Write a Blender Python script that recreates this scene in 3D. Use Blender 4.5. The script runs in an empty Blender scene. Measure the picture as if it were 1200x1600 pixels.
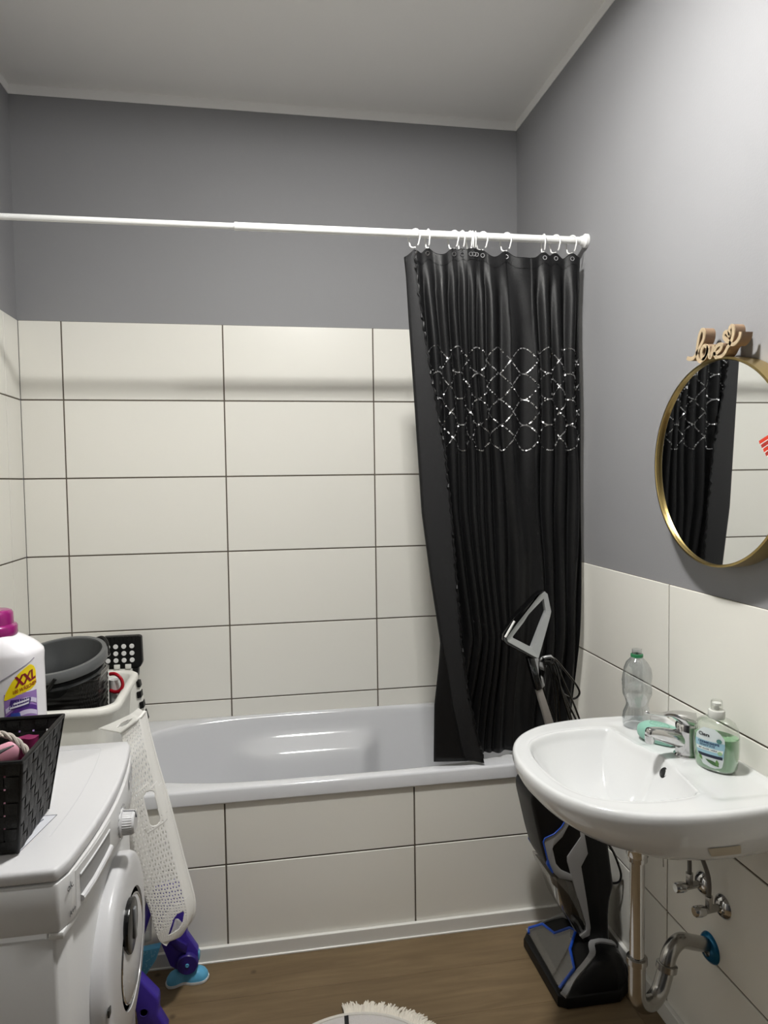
import bpy, bmesh, math, random
from math import sin, cos, pi, radians, sqrt, exp, atan2, hypot
from mathutils import Vector, Matrix
random.seed(7)
S = bpy.context.scene
COL = S.collection

# ------------------------------------------------------------------ camera, light, exposure
cam_d = bpy.data.cameras.new('camera'); cam = bpy.data.objects.new('camera', cam_d); COL.objects.link(cam)
yaw, pitch, roll = 0.1637, -0.0467, -0.0138
fw = Vector((sin(yaw)*cos(pitch), cos(yaw)*cos(pitch), sin(pitch)))
rt0 = Vector((cos(yaw), -sin(yaw), 0)); up0 = rt0.cross(fw)
rt = rt0*cos(roll) + up0*sin(roll); up = -rt0*sin(roll) + up0*cos(roll)
M = Matrix((( rt.x, up.x, -fw.x, 0.7788), (rt.y, up.y, -fw.y, -2.7705), (rt.z, up.z, -fw.z, 1.4863), (0, 0, 0, 1)))
cam.matrix_world = M
cam_d.sensor_fit = 'VERTICAL'; cam_d.sensor_height = 32; cam_d.lens = 1057.64*32/1600; cam_d.clip_start = 0.02
S.camera = cam
wd = bpy.data.worlds.new('world'); S.world = wd; wd.use_nodes = True
wd.node_tree.nodes['Background'].inputs[0].default_value = (0.5, 0.52, 0.55, 1)
wd.node_tree.nodes['Background'].inputs[1].default_value = 0.02
S.view_settings.view_transform = 'Standard'; S.view_settings.look = 'None'
S.view_settings.exposure = 0.17; S.view_settings.gamma = 1; S.view_settings.use_curve_mapping = False
LAMP = (1.02, -1.50, 2.80)
DISC_POWER, BULB_POWER = 27, 9.3

# ------------------------------------------------------------------ helpers
def lin(c):
    return tuple(((v/255)/12.92 if v/255 <= 0.04045 else ((v/255+0.055)/1.055)**2.4) for v in c)

def mat(name, rgb, rough=0.5, metal=0.0, spec=0.5, coat=0.0, bump=0.0, bscale=60.0, var=0.0, vscale=4.0, trans=0.0, ior=1.45, emit=None, estr=0):
    m = bpy.data.materials.new(name); m.use_nodes = True
    nt = m.node_tree; b = nt.nodes['Principled BSDF']
    c = lin(rgb)
    b.inputs['Base Color'].default_value = (*c, 1)
    b.inputs['Roughness'].default_value = rough; b.inputs['Metallic'].default_value = metal
    b.inputs['Specular IOR Level'].default_value = spec; b.inputs['IOR'].default_value = ior
    b.inputs['Coat Weight'].default_value = coat; b.inputs['Coat Roughness'].default_value = 0.08
    b.inputs['Transmission Weight'].default_value = trans
    tc = nt.nodes.new('ShaderNodeTexCoord')
    if bump:
        n = nt.nodes.new('ShaderNodeTexNoise'); n.inputs['Scale'].default_value = bscale; n.inputs['Detail'].default_value = 3
        bp = nt.nodes.new('ShaderNodeBump'); bp.inputs['Strength'].default_value = bump; bp.inputs['Distance'].default_value = 0.002
        nt.links.new(tc.outputs['Object'], n.inputs['Vector']); nt.links.new(n.outputs['Fac'], bp.inputs['Height'])
        nt.links.new(bp.outputs['Normal'], b.inputs['Normal'])
    if var:
        n = nt.nodes.new('ShaderNodeTexNoise'); n.inputs['Scale'].default_value = vscale; n.inputs['Detail'].default_value = 4
        mx = nt.nodes.new('ShaderNodeMix'); mx.data_type = 'RGBA'
        mx.inputs[6].default_value = (*[v*(1-var) for v in c], 1); mx.inputs[7].default_value = (*[min(1, v*(1+var)) for v in c], 1)
        nt.links.new(tc.outputs['Object'], n.inputs['Vector']); nt.links.new(n.outputs['Fac'], mx.inputs[0]); nt.links.new(mx.outputs[2], b.inputs['Base Color'])
    if emit:
        b.inputs['Emission Color'].default_value = (*lin(emit), 1); b.inputs['Emission Strength'].default_value = estr
    return m

def clear_plastic(name, tint, gloss=0.06, rough=0.05):
    """thin clear plastic: tinted see-through with a fresnel gloss"""
    m = bpy.data.materials.new(name); m.use_nodes = True; nt = m.node_tree; nt.nodes.clear()
    o = nt.nodes.new('ShaderNodeOutputMaterial'); mx = nt.nodes.new('ShaderNodeMixShader')
    t = nt.nodes.new('ShaderNodeBsdfTransparent'); t.inputs[0].default_value = (*tint, 1)
    g = nt.nodes.new('ShaderNodeBsdfGlossy'); g.inputs['Roughness'].default_value = rough; g.inputs['Color'].default_value = (.9, .9, .9, 1)
    lw = nt.nodes.new('ShaderNodeLayerWeight'); lw.inputs['Blend'].default_value = 0.25
    ma = nt.nodes.new('ShaderNodeMath'); ma.operation = 'MULTIPLY_ADD'; ma.inputs[1].default_value = 0.7; ma.inputs[2].default_value = gloss
    nt.links.new(lw.outputs['Facing'], ma.inputs[0]); nt.links.new(ma.outputs[0], mx.inputs[0])
    nt.links.new(t.outputs[0], mx.inputs[1]); nt.links.new(g.outputs[0], mx.inputs[2]); nt.links.new(mx.outputs[0], o.inputs[0])
    return m

def root(name, loc, label, cat, group=None):
    o = bpy.data.objects.new(name, None); COL.objects.link(o); o.location = loc; o.empty_display_size = 0.05
    o['label'] = label; o['category'] = cat
    if group: o['group'] = group
    return o

def tag(o, label, cat, group=None):
    o['label'] = label; o['category'] = cat
    if group: o['group'] = group
    return o

def wloc(p):
    v = Vector((0, 0, 0))
    while p: v += p.location; p = p.parent
    return v

def mk(name, vf, m, parent=None, smooth=True, origin=None, angle=40):
    """one mesh object from world-space verts/faces; parents sit unrotated, so verts are just shifted"""
    verts, faces = vf
    o0 = Vector(origin) if origin is not None else (wloc(parent) if parent else None)
    if o0 is None:
        xs = [v[0] for v in verts]; ys = [v[1] for v in verts]; zs = [v[2] for v in verts]
        o0 = Vector(((min(xs)+max(xs))/2, (min(ys)+max(ys))/2, min(zs)))
    me = bpy.data.meshes.new(name)
    me.from_pydata([(v[0]-o0.x, v[1]-o0.y, v[2]-o0.z) for v in verts], [], faces)
    bm = bmesh.new(); bm.from_mesh(me); bmesh.ops.remove_doubles(bm, verts=bm.verts, dist=1e-6)
    bmesh.ops.recalc_face_normals(bm, faces=bm.faces); bm.to_mesh(me); bm.free()
    me.validate(); me.update()
    if m: me.materials.append(m)
    if smooth:
        for p in me.polygons: p.use_smooth = True
        try: me.set_sharp_from_angle(angle=radians(angle))
        except Exception: pass
    o = bpy.data.objects.new(name, me); COL.objects.link(o)
    if parent:
        o.parent = parent; o.location = o0 - wloc(parent)
    else: o.location = o0
    return o

def struct(name, vf, m, smooth=False):
    o = mk(name, vf, m, None, smooth, origin=(0, 0, 0)); o['kind'] = 'structure'; return o

def join(*vfs):
    V, Fc = [], []
    for v, f in vfs:
        k = len(V); V += [tuple(a) for a in v]; Fc += [tuple(i+k for i in q) for q in f]
    return V, Fc

def xf(vf, mtx):
    return [tuple(mtx @ Vector(v)) for v in vf[0]], vf[1]

def box(x0, x1, y0, y1, z0, z1, bev=0.0, seg=2):
    bm = bmesh.new(); bmesh.ops.create_cube(bm, size=1)
    for v in bm.verts: v.co = Vector(((x0+x1)/2+v.co.x*(x1-x0), (y0+y1)/2+v.co.y*(y1-y0), (z0+z1)/2+v.co.z*(z1-z0)))
    if bev: bmesh.ops.bevel(bm, geom=bm.edges[:], offset=bev, segments=seg, profile=0.5, affect='EDGES')
    return bmvf(bm)

def bmvf(bm):
    bm.verts.index_update(); r = [tuple(v.co) for v in bm.verts], [tuple(v.index for v in f.verts) for f in bm.faces]; bm.free(); return r

def prism(poly, f3, d0, d1, bev=0.0, seg=2):
    """extrude polygon [(a,b)] ; f3(a,b,d)->xyz"""
    bm = bmesh.new()
    A = [bm.verts.new(f3(a, b, d0)) for a, b in poly]; B = [bm.verts.new(f3(a, b, d1)) for a, b in poly]; n = len(poly)
    bm.faces.new(A); bm.faces.new(B[::-1])
    for i in range(n): bm.faces.new((A[i], B[i], B[(i+1) % n], A[(i+1) % n]))
    bmesh.ops.recalc_face_normals(bm, faces=bm.faces)
    if bev: bmesh.ops.bevel(bm, geom=bm.edges[:], offset=bev, segments=seg, profile=0.5, affect='EDGES', clamp_overlap=True)
    return bmvf(bm)

def XZ(a, b, d): return (a, d, b)
def XY(a, b, d): return (a, b, d)
def YZ(a, b, d): return (d, a, b)

def frames(pts, closed=False):
    P = [Vector(p) for p in pts]; n = len(P); T = []
    for i in range(n):
        if closed: t = P[(i+1) % n]-P[i-1]
        else: t = P[min(i+1, n-1)]-P[max(i-1, 0)]
        T.append(t.normalized() if t.length > 1e-9 else Vector((0, 0, 1)))
    ref = Vector((0, 0, 1)) if abs(T[0].z) < 0.9 else Vector((1, 0, 0))
    N = [(ref - T[0]*ref.dot(T[0])).normalized()]
    for i in range(1, n):
        v = N[-1]-T[i]*N[-1].dot(T[i]); N.append(v.normalized() if v.length > 1e-6 else N[-1])
    return P, T, N

def tube(pts, r, n=10, closed=False, cap=True, flat=1.0):
    P, T, N = frames(pts, closed); V = []; Fc = []
    R = r if isinstance(r, (list, tuple)) else [r]*len(P)
    for p, t, nn, rr in zip(P, T, N, R):
        b = t.cross(nn)
        for k in range(n):
            a = 2*pi*k/n; V.append(tuple(p+(nn*cos(a)+b*sin(a)*flat)*rr))
    m = len(P)
    for i in range(m if closed else m-1):
        j = (i+1) % m
        for k in range(n):
            l = (k+1) % n; Fc.append((i*n+k, i*n+l, j*n+l, j*n+k))
    if cap and not closed:
        Fc.append(tuple(range(n))); Fc.append(tuple((m-1)*n+k for k in range(n)))
    return V, Fc

def spline(pts, k=6, closed=False):
    """Catmull-Rom through points"""
    P = [Vector(p) for p in pts]; n = len(P); out = []
    for i in range(n if closed else n-1):
        if closed: a, b, c, d = P[i-1], P[i], P[(i+1) % n], P[(i+2) % n]
        else: a, b, c, d = P[max(i-1, 0)], P[i], P[i+1], P[min(i+2, n-1)]
        for s in range(k):
            t = s/k
            out.append(0.5*((2*b)+(c-a)*t+(2*a-5*b+4*c-d)*t*t+(3*b-3*c+d-a)*t**3))
    if not closed: out.append(P[-1])
    return out

def lathe(prof, c, n=32, axis='Z', caps=True):
    """prof [(r,h)] around axis through c"""
    V, Fc = [], []; m = len(prof)
    for r, h in prof:
        for k in range(n):
            a = 2*pi*k/n; x, y, z = r*cos(a), r*sin(a), h
            if axis == 'X': x, y, z = h, r*cos(a), r*sin(a)
            if axis == 'Y': x, y, z = r*cos(a), h, r*sin(a)
            V.append((c[0]+x, c[1]+y, c[2]+z))
    for i in range(m-1):
        for k in range(n):
            l = (k+1) % n; Fc.append((i*n+k, i*n+l, (i+1)*n+l, (i+1)*n+k))
    if caps and prof[0][0] > 1e-6: Fc.append(tuple(range(n)))
    if caps and prof[-1][0] > 1e-6: Fc.append(tuple((m-1)*n+k for k in range(n)))
    return V, Fc

def rings(R, close0=True, close1=True):
    """loft a list of equal-length closed rings"""
    V, Fc = [], []; n = len(R[0])
    for r in R: V += [tuple(p) for p in r]
    for i in range(len(R)-1):
        for k in range(n):
            l = (k+1) % n; Fc.append((i*n+k, i*n+l, (i+1)*n+l, (i+1)*n+k))
    if close0: Fc.append(tuple(range(n)))
    if close1: Fc.append(tuple((len(R)-1)*n+k for k in range(n)))
    return V, Fc

def grid(nu, nv, f):
    V = [tuple(f(i/(nu-1), j/(nv-1))) for j in range(nv) for i in range(nu)]
    return V, [(j*nu+i, j*nu+i+1, (j+1)*nu+i+1, (j+1)*nu+i) for j in range(nv-1) for i in range(nu-1)]

def lerp(a, b, t): return a+(b-a)*t
def sst(a, b, x):
    t = min(1, max(0, (x-a)/(b-a))); return t*t*(3-2*t)
def interp(tab, x):
    if x <= tab[0][0]: return tab[0][1]
    for (a, va), (b, vb) in zip(tab, tab[1:]):
        if x <= b: return va+(vb-va)*(x-a)/(b-a)
    return tab[-1][1]

def text2d(s, size, bold=0.0, shear=0.0):
    """built-in font -> triangulated 2-D mesh, centred"""
    cu = bpy.data.curves.new('t', 'FONT'); cu.body = s; cu.size = size; cu.offset = bold; cu.shear = shear
    cu.align_x = 'CENTER'; cu.align_y = 'CENTER'; cu.resolution_u = 2
    ob = bpy.data.objects.new('t', cu); COL.objects.link(ob)
    dg = bpy.context.evaluated_depsgraph_get(); me = ob.evaluated_get(dg).to_mesh()
    V = [(v.co.x, v.co.y) for v in me.vertices]; Fc = [tuple(p.vertices) for p in me.polygons]
    bpy.data.objects.remove(ob); bpy.data.curves.remove(cu)
    return V, Fc
def place2d(vf, f): return [tuple(f(a, b)) for a, b in vf[0]], vf[1]
def rect2d(a0, a1, b0, b1, n=6):
    V = [(lerp(a0, a1, i/n), lerp(b0, b1, j/2)) for j in range(3) for i in range(n+1)]
    return V, [(j*(n+1)+i, j*(n+1)+i+1, (j+1)*(n+1)+i+1, (j+1)*(n+1)+i) for j in range(2) for i in range(n)]
def ell2d(a, b, ra, rb, n=24):
    V = [(a, b)]+[(a+ra*cos(2*pi*k/n), b+rb*sin(2*pi*k/n)) for k in range(n)]
    return V, [(0, 1+k, 1+(k+1) % n) for k in range(n)]
def off2d(vf, da, db): return [(a+da, b+db) for a, b in vf[0]], vf[1]
def poly2d(pts): return list(pts), [tuple(range(len(pts)))]

# ------------------------------------------------------------------ materials
def tile_mat():
    m = mat('glazed_tile', (233, 231, 225), rough=0.30, spec=0.5)
    nt = m.node_tree; b = nt.nodes['Principled BSDF']
    oi = nt.nodes.new('ShaderNodeObjectInfo'); hsv = nt.nodes.new('ShaderNodeHueSaturation')
    mr = nt.nodes.new('ShaderNodeMapRange'); mr.inputs[3].default_value = 0.975; mr.inputs[4].default_value = 1.02
    hsv.inputs['Color'].default_value = (*lin((234, 232, 224)), 1)
    nt.links.new(oi.outputs['Random'], mr.inputs[0]); nt.links.new(mr.outputs[0], hsv.inputs['Value']); nt.links.new(hsv.outputs[0], b.inputs['Base Color'])
    return m
def wood_mat():
    m = mat('oak_laminate', (130, 105, 78), rough=0.42, spec=0.4)
    nt = m.node_tree; b = nt.nodes['Principled BSDF']; L = nt.links.new
    tc = nt.nodes.new('ShaderNodeTexCoord'); oi = nt.nodes.new('ShaderNodeObjectInfo')
    ad = nt.nodes.new('ShaderNodeVectorMath'); ad.operation = 'ADD'
    sc = nt.nodes.new('ShaderNodeVectorMath'); sc.operation = 'SCALE'; sc.inputs['Scale'].default_value = 7.0
    cb = nt.nodes.new('ShaderNodeCombineXYZ'); L(oi.outputs['Random'], cb.inputs[0]); L(oi.outputs['Random'], cb.inputs[1])
    L(cb.outputs[0], sc.inputs[0]); L(tc.outputs['Object'], ad.inputs[0]); L(sc.outputs[0], ad.inputs[1])
    mp = nt.nodes.new('ShaderNodeMapping'); mp.inputs['Scale'].default_value = (1.3, 14, 1); L(ad.outputs[0], mp.inputs[0])
    n1 = nt.nodes.new('ShaderNodeTexNoise'); n1.inputs['Scale'].default_value = 2.2; n1.inputs['Detail'].default_value = 8; n1.inputs['Roughness'].default_value = 0.62; n1.inputs['Distortion'].default_value = 0.6
    L(mp.outputs[0], n1.inputs['Vector'])
    n2 = nt.nodes.new('ShaderNodeTexNoise'); n2.inputs['Scale'].default_value = 2.0; n2.inputs['Detail'].default_value = 2; L(ad.outputs[0], n2.inputs['Vector'])
    r = nt.nodes.new('ShaderNodeValToRGB'); e = r.color_ramp.elements
    e[0].position = 0.25; e[0].color = (*lin((80, 65, 46)), 1); e[1].position = 0.78; e[1].color = (*lin((134, 114, 87)), 1)
    k = r.color_ramp.elements.new(0.5); k.color = (*lin((108, 91, 67)), 1)
    mixf = nt.nodes.new('ShaderNodeMath'); mixf.operation = 'MULTIPLY_ADD'; mixf.inputs[1].default_value = 0.45; L(n2.outputs['Fac'], mixf.inputs[0])
    h = nt.nodes.new('ShaderNodeMath'); h.operation = 'MULTIPLY'; h.inputs[1].default_value = 0.58; L(n1.outputs['Fac'], h.inputs[0]); L(h.outputs[0], mixf.inputs[2]); L(mixf.outputs[0], r.inputs[0])
    vo = nt.nodes.new('ShaderNodeTexVoronoi'); vo.inputs['Scale'].default_value = 7.0; L(ad.outputs[0], vo.inputs['Vector'])
    kr = nt.nodes.new('ShaderNodeValToRGB'); kr.color_ramp.elements[0].position = 0.03; kr.color_ramp.elements[0].color = (.25, .25, .25, 1); kr.color_ramp.elements[1].position = 0.09; L(vo.outputs['Distance'], kr.inputs[0])
    mu = nt.nodes.new('ShaderNodeMix'); mu.data_type = 'RGBA'; mu.blend_type = 'MULTIPLY'; mu.inputs[0].default_value = 0.75
    L(r.outputs[0], mu.inputs[6]); L(kr.outputs[0], mu.inputs[7]); L(mu.outputs[2], b.inputs['Base Color'])
    bp = nt.nodes.new('ShaderNodeBump'); bp.inputs['Strength'].default_value = 0.15; bp.inputs['Distance'].default_value = 0.001; L(n1.outputs['Fac'], bp.inputs['Height']); L(bp.outputs[0], b.inputs['Normal'])
    return m
M_TILE = tile_mat(); M_WOOD = wood_mat()
M_GROUT = mat('grout', (104, 95, 85), 0.9, bump=0.3, bscale=400)
M_PAINT = mat('grey_wall_paint', (139, 139, 141), 0.62, spec=0.35, bump=0.12, bscale=220, var=0.02)
M_WHITE = mat('white_paint', (243, 242, 240), 0.85, bump=0.08, bscale=150)
M_TRIM = mat('white_trim', (226, 225, 220), 0.35)
M_ACRYL = mat('bath_acrylic', (213, 214, 217), 0.12, coat=0.5)
M_CERAM = mat('ceramic', (216, 217, 217), 0.10, coat=0.4)
M_PLAS = mat('white_plastic', (232, 232, 230), 0.35)
M_WASH = mat('white_enamel', (206, 206, 208), 0.28, coat=0.2)
M_WPAN = mat('white_plastic_panel', (210, 210, 210), 0.33)
M_CREAM = mat('offwhite_plastic', (236, 235, 228), 0.38)
M_CHROME = mat('chrome', (205, 205, 205), 0.09, metal=1.0)
M_CHROME2 = mat('dull_chrome', (170, 168, 164), 0.22, metal=1.0, var=0.15, vscale=40)
M_GOLD = mat('brushed_gold', (203, 178, 118), 0.28, metal=1.0)
M_MIRROR = mat('mirror_glass', (238, 240, 240), 0.01, metal=1.0)
M_BLACK = mat('black_plastic', (9, 9, 10), 0.42, spec=0.35)
M_BLACKG = mat('black_gloss', (9, 9, 10), 0.12, coat=0.5)
M_CURT = mat('black_curtain_cloth', (15, 15, 16), 0.45, spec=0.34, bump=0.25, bscale=500)
M_CURTB = mat('curtain_reverse', (33, 33, 34), 0.6, spec=0.3, bump=0.25, bscale=500)
M_SEQ = mat('silver_sequin', (205, 205, 205), 0.38, metal=1.0)
M_SILV = mat('silver_plastic', (158, 158, 158), 0.35, metal=0.35)
M_BLUE = mat('blue_plastic', (26, 70, 165), 0.3)
M_SMOKE = clear_plastic('smoky_clear_plastic', (0.74, 0.73, 0.71), 0.10)
M_PET = clear_plastic('clear_pet', (0.80, 0.82, 0.83), 0.10)
M_CLEAR = clear_plastic('clear_plastic', (0.93, 0.94, 0.92), 0.07)
M_GREYB = mat('grey_bucket_plastic', (66, 68, 69), 0.35)
M_BAG = mat('black_strap', (9, 9, 9), 0.5, bump=0.3, bscale=300)

# ------------------------------------------------------------------ room shell
XL, XR, YF = -0.153, 1.818, -4.3
def ceil_z(y): return 2.975 + 0.035*y          # the ceiling falls a little towards the door
TH = 0.008; GAP = 0.0052
tile_cache = {}
def tiles(parent, plane, us, vs, pos, clip):
    """plane 'Y-' faces -y, 'X-' faces -x, 'X+' faces +x; us, vs = grid lines; clip=(u0,u1,v0,v1)"""
    u0, u1, v0, v1 = clip
    for ua, ub in zip(us, us[1:]):
        for va, vb in zip(vs, vs[1:]):
            a, b, c, d = max(ua+GAP/2, u0), min(ub-GAP/2, u1), max(va+GAP/2, v0), min(vb-GAP/2, v1)
            if b-a < 0.012 or d-c < 0.012: continue
            key = (plane, round(b-a, 4), round(d-c, 4))
            if key not in tile_cache:
                w, h = (b-a)/2, (d-c)/2
                if plane == 'Y-': vf = box(-w, w, 0, TH, -h, h, 0.0012, 1)
                elif plane == 'X-': vf = box(0, TH, -w, w, -h, h, 0.0012, 1)
                else: vf = box(-TH, 0, -w, w, -h, h, 0.0012, 1)
                me = bpy.data.meshes.new('tile'); me.from_pydata(vf[0], [], vf[1]); me.materials.append(M_TILE); tile_cache[key] = me
            o = bpy.data.objects.new('tile', tile_cache[key]); COL.objects.link(o); o.parent = parent
            cu, cv = (a+b)/2, (c+d)/2
            o.location = (cu, pos, cv) if plane == 'Y-' else (pos, cu, cv)
VS = [0.01, 0.31, 0.61, 0.91, 1.21, 1.51, 1.81, 2.11]
# back wall
wb = struct('wall_back', box(XL-0.1, XR+0.1, 0.004, 0.12, 0, 3.1), M_PAINT)
g = mk('grout', box(XL, XR, 0.0035, 0.0045, 0.45, 2.109), M_GROUT, wb, False)
tiles(wb, 'Y-', [-0.6, 0, 0.6, 1.2, 1.8, 2.4], VS, 0.0, (XL+0.001, XR, 0.5, 2.11))
# left wall
wl = struct('wall_left', box(XL-0.12, XL-0.004, YF-0.1, 0.004, 0, 3.1), M_PAINT)
mk('grout', box(XL-0.0045, XL-0.0035, -2.4, 0.0, 0.0, 2.109), M_GROUT, wl, False)
tiles(wl, 'X+', [-2.54, -1.94, -1.34, -0.74, -0.14, 0.46], VS, XL, (-2.4, -0.0005, 0.0, 2.11))
# right wall: full height beside the bath, half height beyond the curtain
wr = struct('wall_right', box(XR+0.004, XR+0.12, YF-0.1, 0.004, 0, 3.1), M_PAINT)
mk('grout', box(XR+0.0035, XR+0.0045, -3.2, 0, 0, 1.1985), M_GROUT, wr, False)
mk('grout', box(XR+0.0035, XR+0.0045, -0.5237, 0, 1.2, 2.109), M_GROUT, wr, False)
YS = [-3.5237, -2.9237, -2.3237, -1.7237, -1.1237, -0.5237, 0.0763]
tiles(wr, 'X-', YS, [0, 0.3, 0.6, 0.9, 1.2], XR, (-3.2, -0.0005, 0.0, 1.2))
tiles(wr, 'X-', YS, VS, XR, (-0.5237, -0.0005, 1.2, 2.11))
wf = struct('wall_front', box(XL-0.1, XR+0.1, YF-0.1, YF, 0, 3.1), mat('bounce_cut_grey', (84, 84, 86), 0.7, bump=0.12, bscale=220))  # unseen wall, set far back and darkened to cut bounce light
# ceiling
cv = [(XL-0.1, 0.1, ceil_z(0.1)), (XR+0.1, 0.1, ceil_z(0.1)), (XR+0.1, YF-0.1, ceil_z(YF-0.1)), (XL-0.1, YF-0.1, ceil_z(YF-0.1))]
struct('ceiling', (cv+[(a, b, c+0.15) for a, b, c in cv], [(0, 1, 2, 3), (4, 5, 6, 7), (0, 1, 5, 4), (1, 2, 6, 5), (2, 3, 7, 6), (3, 0, 4, 7)]), M_WHITE)
# strips of ceiling paint brought down onto the walls
def strip(name, p, q, n):
    d = Vector(n)*0.003; V = []
    for (x, y) in (p, q):
        for zz in (ceil_z(y)-0.035, ceil_z(y)+0.03):
            V += [(x, y, zz), (x+d.x, y+d.y, zz)]
    struct(name, (V, [(0, 1, 3, 2), (4, 6, 7, 5), (0, 2, 6, 4), (1, 5, 7, 3), (0, 4, 5, 1), (2, 3, 7, 6)]), M_WHITE)
strip('trim_1', (XL-0.004, 0.004), (XR+0.004, 0.004), (0, -1, 0))
strip('trim_2', (XR+0.004, 0.004), (XR+0.004, YF), (-1, 0, 0))
strip('trim_3', (XL-0.004, 0.004), (XL-0.004, YF), (1, 0, 0))
# floor of planks running along the bath
fl = struct('floor', box(XL-0.1, XR+0.1, YF-0.1, 0.1, -0.1, -0.006), mat('floor_bed', (70, 52, 36), 0.8))
seams = [-0.661-0.175*k for k in range(-1, 17)]
for k, (ya, yb) in enumerate(zip(seams[1:], seams)):
    xs = [XL, XL+0.45+0.37*((k*5) % 3), XR] if k > 3 else [XL, [0.3, 1.70, 0.12, 1.75][k], XR]
    for xa, xb in zip(xs, xs[1:]):
        mk('plank', box(xa+0.0004, xb-0.0004, ya+0.0004, yb-0.0004, -0.008, 0.0, 0.0008, 1), M_WOOD, fl, False, origin=((xa+xb)/2, (ya+yb)/2, 0))
# bath panel (tiled front of the bath) and ledge at the bath's head
TY = -0.663
wp = struct('wall_bath_panel', box(XL, XR, TY+0.004, TY+0.016, 0, 0.499), M_GROUT)
tiles(wp, 'Y-', [-0.586, 0.0137, 0.6137, 1.2137, 1.8137, 2.41], [-0.002, 0.298, 0.598], TY, (XL+0.001, XR-0.001, 0.03, 0.5))
struct('trim_4', box(XL, 0.094, TY+0.017, -0.001, 0.0, 0.53, 0.004), M_TILE)
# baseboards
struct('baseboard_back', join(box(XL, XR, TY-0.013, TY-0.0005, 0.0, 0.046, 0.002), tube([(XL, TY-0.0145, 0.002), (XR, TY-0.0145, 0.002)], 0.0035, 6)), M_TRIM)
struct('baseboard_right', box(XR-0.014, XR-0.0005, -3.2, TY-0.014, 0.0, 0.052, 0.002), M_TRIM)
struct('trim_5', tube([(0.1, TY-0.004, 0.4985), (XR, TY-0.004, 0.4985)], 0.004, 6), M_TRIM, True)

# ------------------------------------------------------------------ ceiling lamp (above the frame)
t = root('ceiling_lamp', (LAMP[0], LAMP[1], LAMP[2]), 'round white ceiling lamp above the bathroom, out of frame', 'lamp')
zc = ceil_z(LAMP[1])-LAMP[2]
mk('shade', lathe([(0.03, zc), (0.03, 0.075), (0.185, 0.065), (0.203, 0.0), (0.199, 0.0), (0.181, 0.06), (0.0, 0.062)], LAMP, 56), M_TRIM, t, angle=50)
M_BULB = mat('bulb_glass', (255, 252, 245), 0.4, emit=(255, 250, 242), estr=4)
for k in range(3):
    bx_, by_ = 0.055*cos(pi/2+2*pi*k/3), 0.055*sin(pi/2+2*pi*k/3)
    mk('bulb', lathe([(0.0, 0.006), (0.014, 0.010), (0.020, 0.022), (0.017, 0.034), (0.012, 0.05), (0.012, 0.061)], (LAMP[0]+bx_, LAMP[1]+by_, LAMP[2]), 20), M_BULB, t)
    pd_ = bpy.data.lights.new('bulb_light', 'POINT'); pd_.shadow_soft_size = 0.014; pd_.energy = BULB_POWER; pd_.color = (1.0, 0.99, 0.965)
    po = bpy.data.objects.new('bulb_light', pd_); COL.objects.link(po); po.parent = t; po.location = (bx_, by_, -0.010)
ld = bpy.data.lights.new('lamp_light', 'AREA'); ld.shape = 'DISK'; ld.size = 0.14; ld.energy = DISC_POWER; ld.color = (1.0, 0.99, 0.965)
lo = bpy.data.objects.new('lamp_light', ld); COL.objects.link(lo); lo.parent = t; lo.location = (0, 0, -0.001)

# ------------------------------------------------------------------ bathtub
def build_tub():
    x0, x1, y0, y1 = 0.098, XR-0.001, -0.672, -0.001
    cx, cy = 0.985, -0.332
    N = 160
    def outer(a, inset=0.0):
        ca, sa = cos(a), sin(a)
        hx = (x1-cx-inset) if ca > 0 else (cx-x0-inset); hy = (y1-cy-inset) if sa > 0 else (cy-y0-inset)
        k = 1/max(abs(ca)/hx, abs(sa)/hy); return cx+ca*k, cy+sa*k
    def inner(a, s=1.0):
        ca, sa = cos(a), sin(a); ax = 0.735 if ca > 0 else 0.72; ay = 0.312 if sa > 0 else 0.300
        n = 3.2; k = (abs(ca/ax)**n+abs(sa/ay)**n)**(-1/n); return k*ca*s, k*sa*s
    A = [2*pi*i/N for i in range(N)]
    # angles that follow the ellipse-like opening
    R = []
    R.append([(*outer(a), 0.50) for a in A]); R.append([(*outer(a), 0.535) for a in A]); R.append([(*outer(a, 0.003), 0.5415) for a in A]); R.append([(*outer(a, 0.009), 0.543) for a in A])
    prof = [(1.015, 1.03, 0.543), (1.0, 1.0, 0.5405), (0.992, 0.985, 0.532), (0.985, 0.97, 0.51), (0.975, 0.955, 0.48), (0.965, 0.94, 0.45), (0.955, 0.925, 0.42), (0.945, 0.91, 0.395), (0.935, 0.9, 0.37), (0.92, 0.885, 0.34), (0.905, 0.87, 0.30), (0.885, 0.85, 0.25), (0.86, 0.82, 0.2), (0.82, 0.77, 0.165), (0.76, 0.7, 0.145), (0.6, 0.55, 0.135), (0.3, 0.3, 0.13), (0.02, 0.02, 0.128)]
    for sx, sy, z in prof:
        ring = []
        for a in A:
            px, py = inner(a); px *= sx; py *= sy
            # moulded arm rest along the wall side
            if py > 0:
                bmp = sst(-0.42, -0.2, px)*(1-sst(0.12, 0.22, px))*sst(0.1, 0.24, py)
                w = sst(0.47, 0.405, z)*1.0 if z > 0.30 else sst(0.13, 0.30, z)
                py -= 0.075*bmp*w
            bmp = 0
            ring.append((cx+px, cy+py, z))
        R.append(ring)
    t = root('bathtub', (cx, cy, 0.0), 'white acrylic bathtub with moulded arm rest behind tiled panel', 'bathtub')
    mk('tub_body', rings(R, False, True), M_ACRYL, t, angle=60)
    mk('drain', lathe([(0.0, 0.137), (0.03, 0.136), (0.034, 0.132)], (1.45, cy, 0), 24), M_CHROME, t)
    return t
build_tub()

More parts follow.
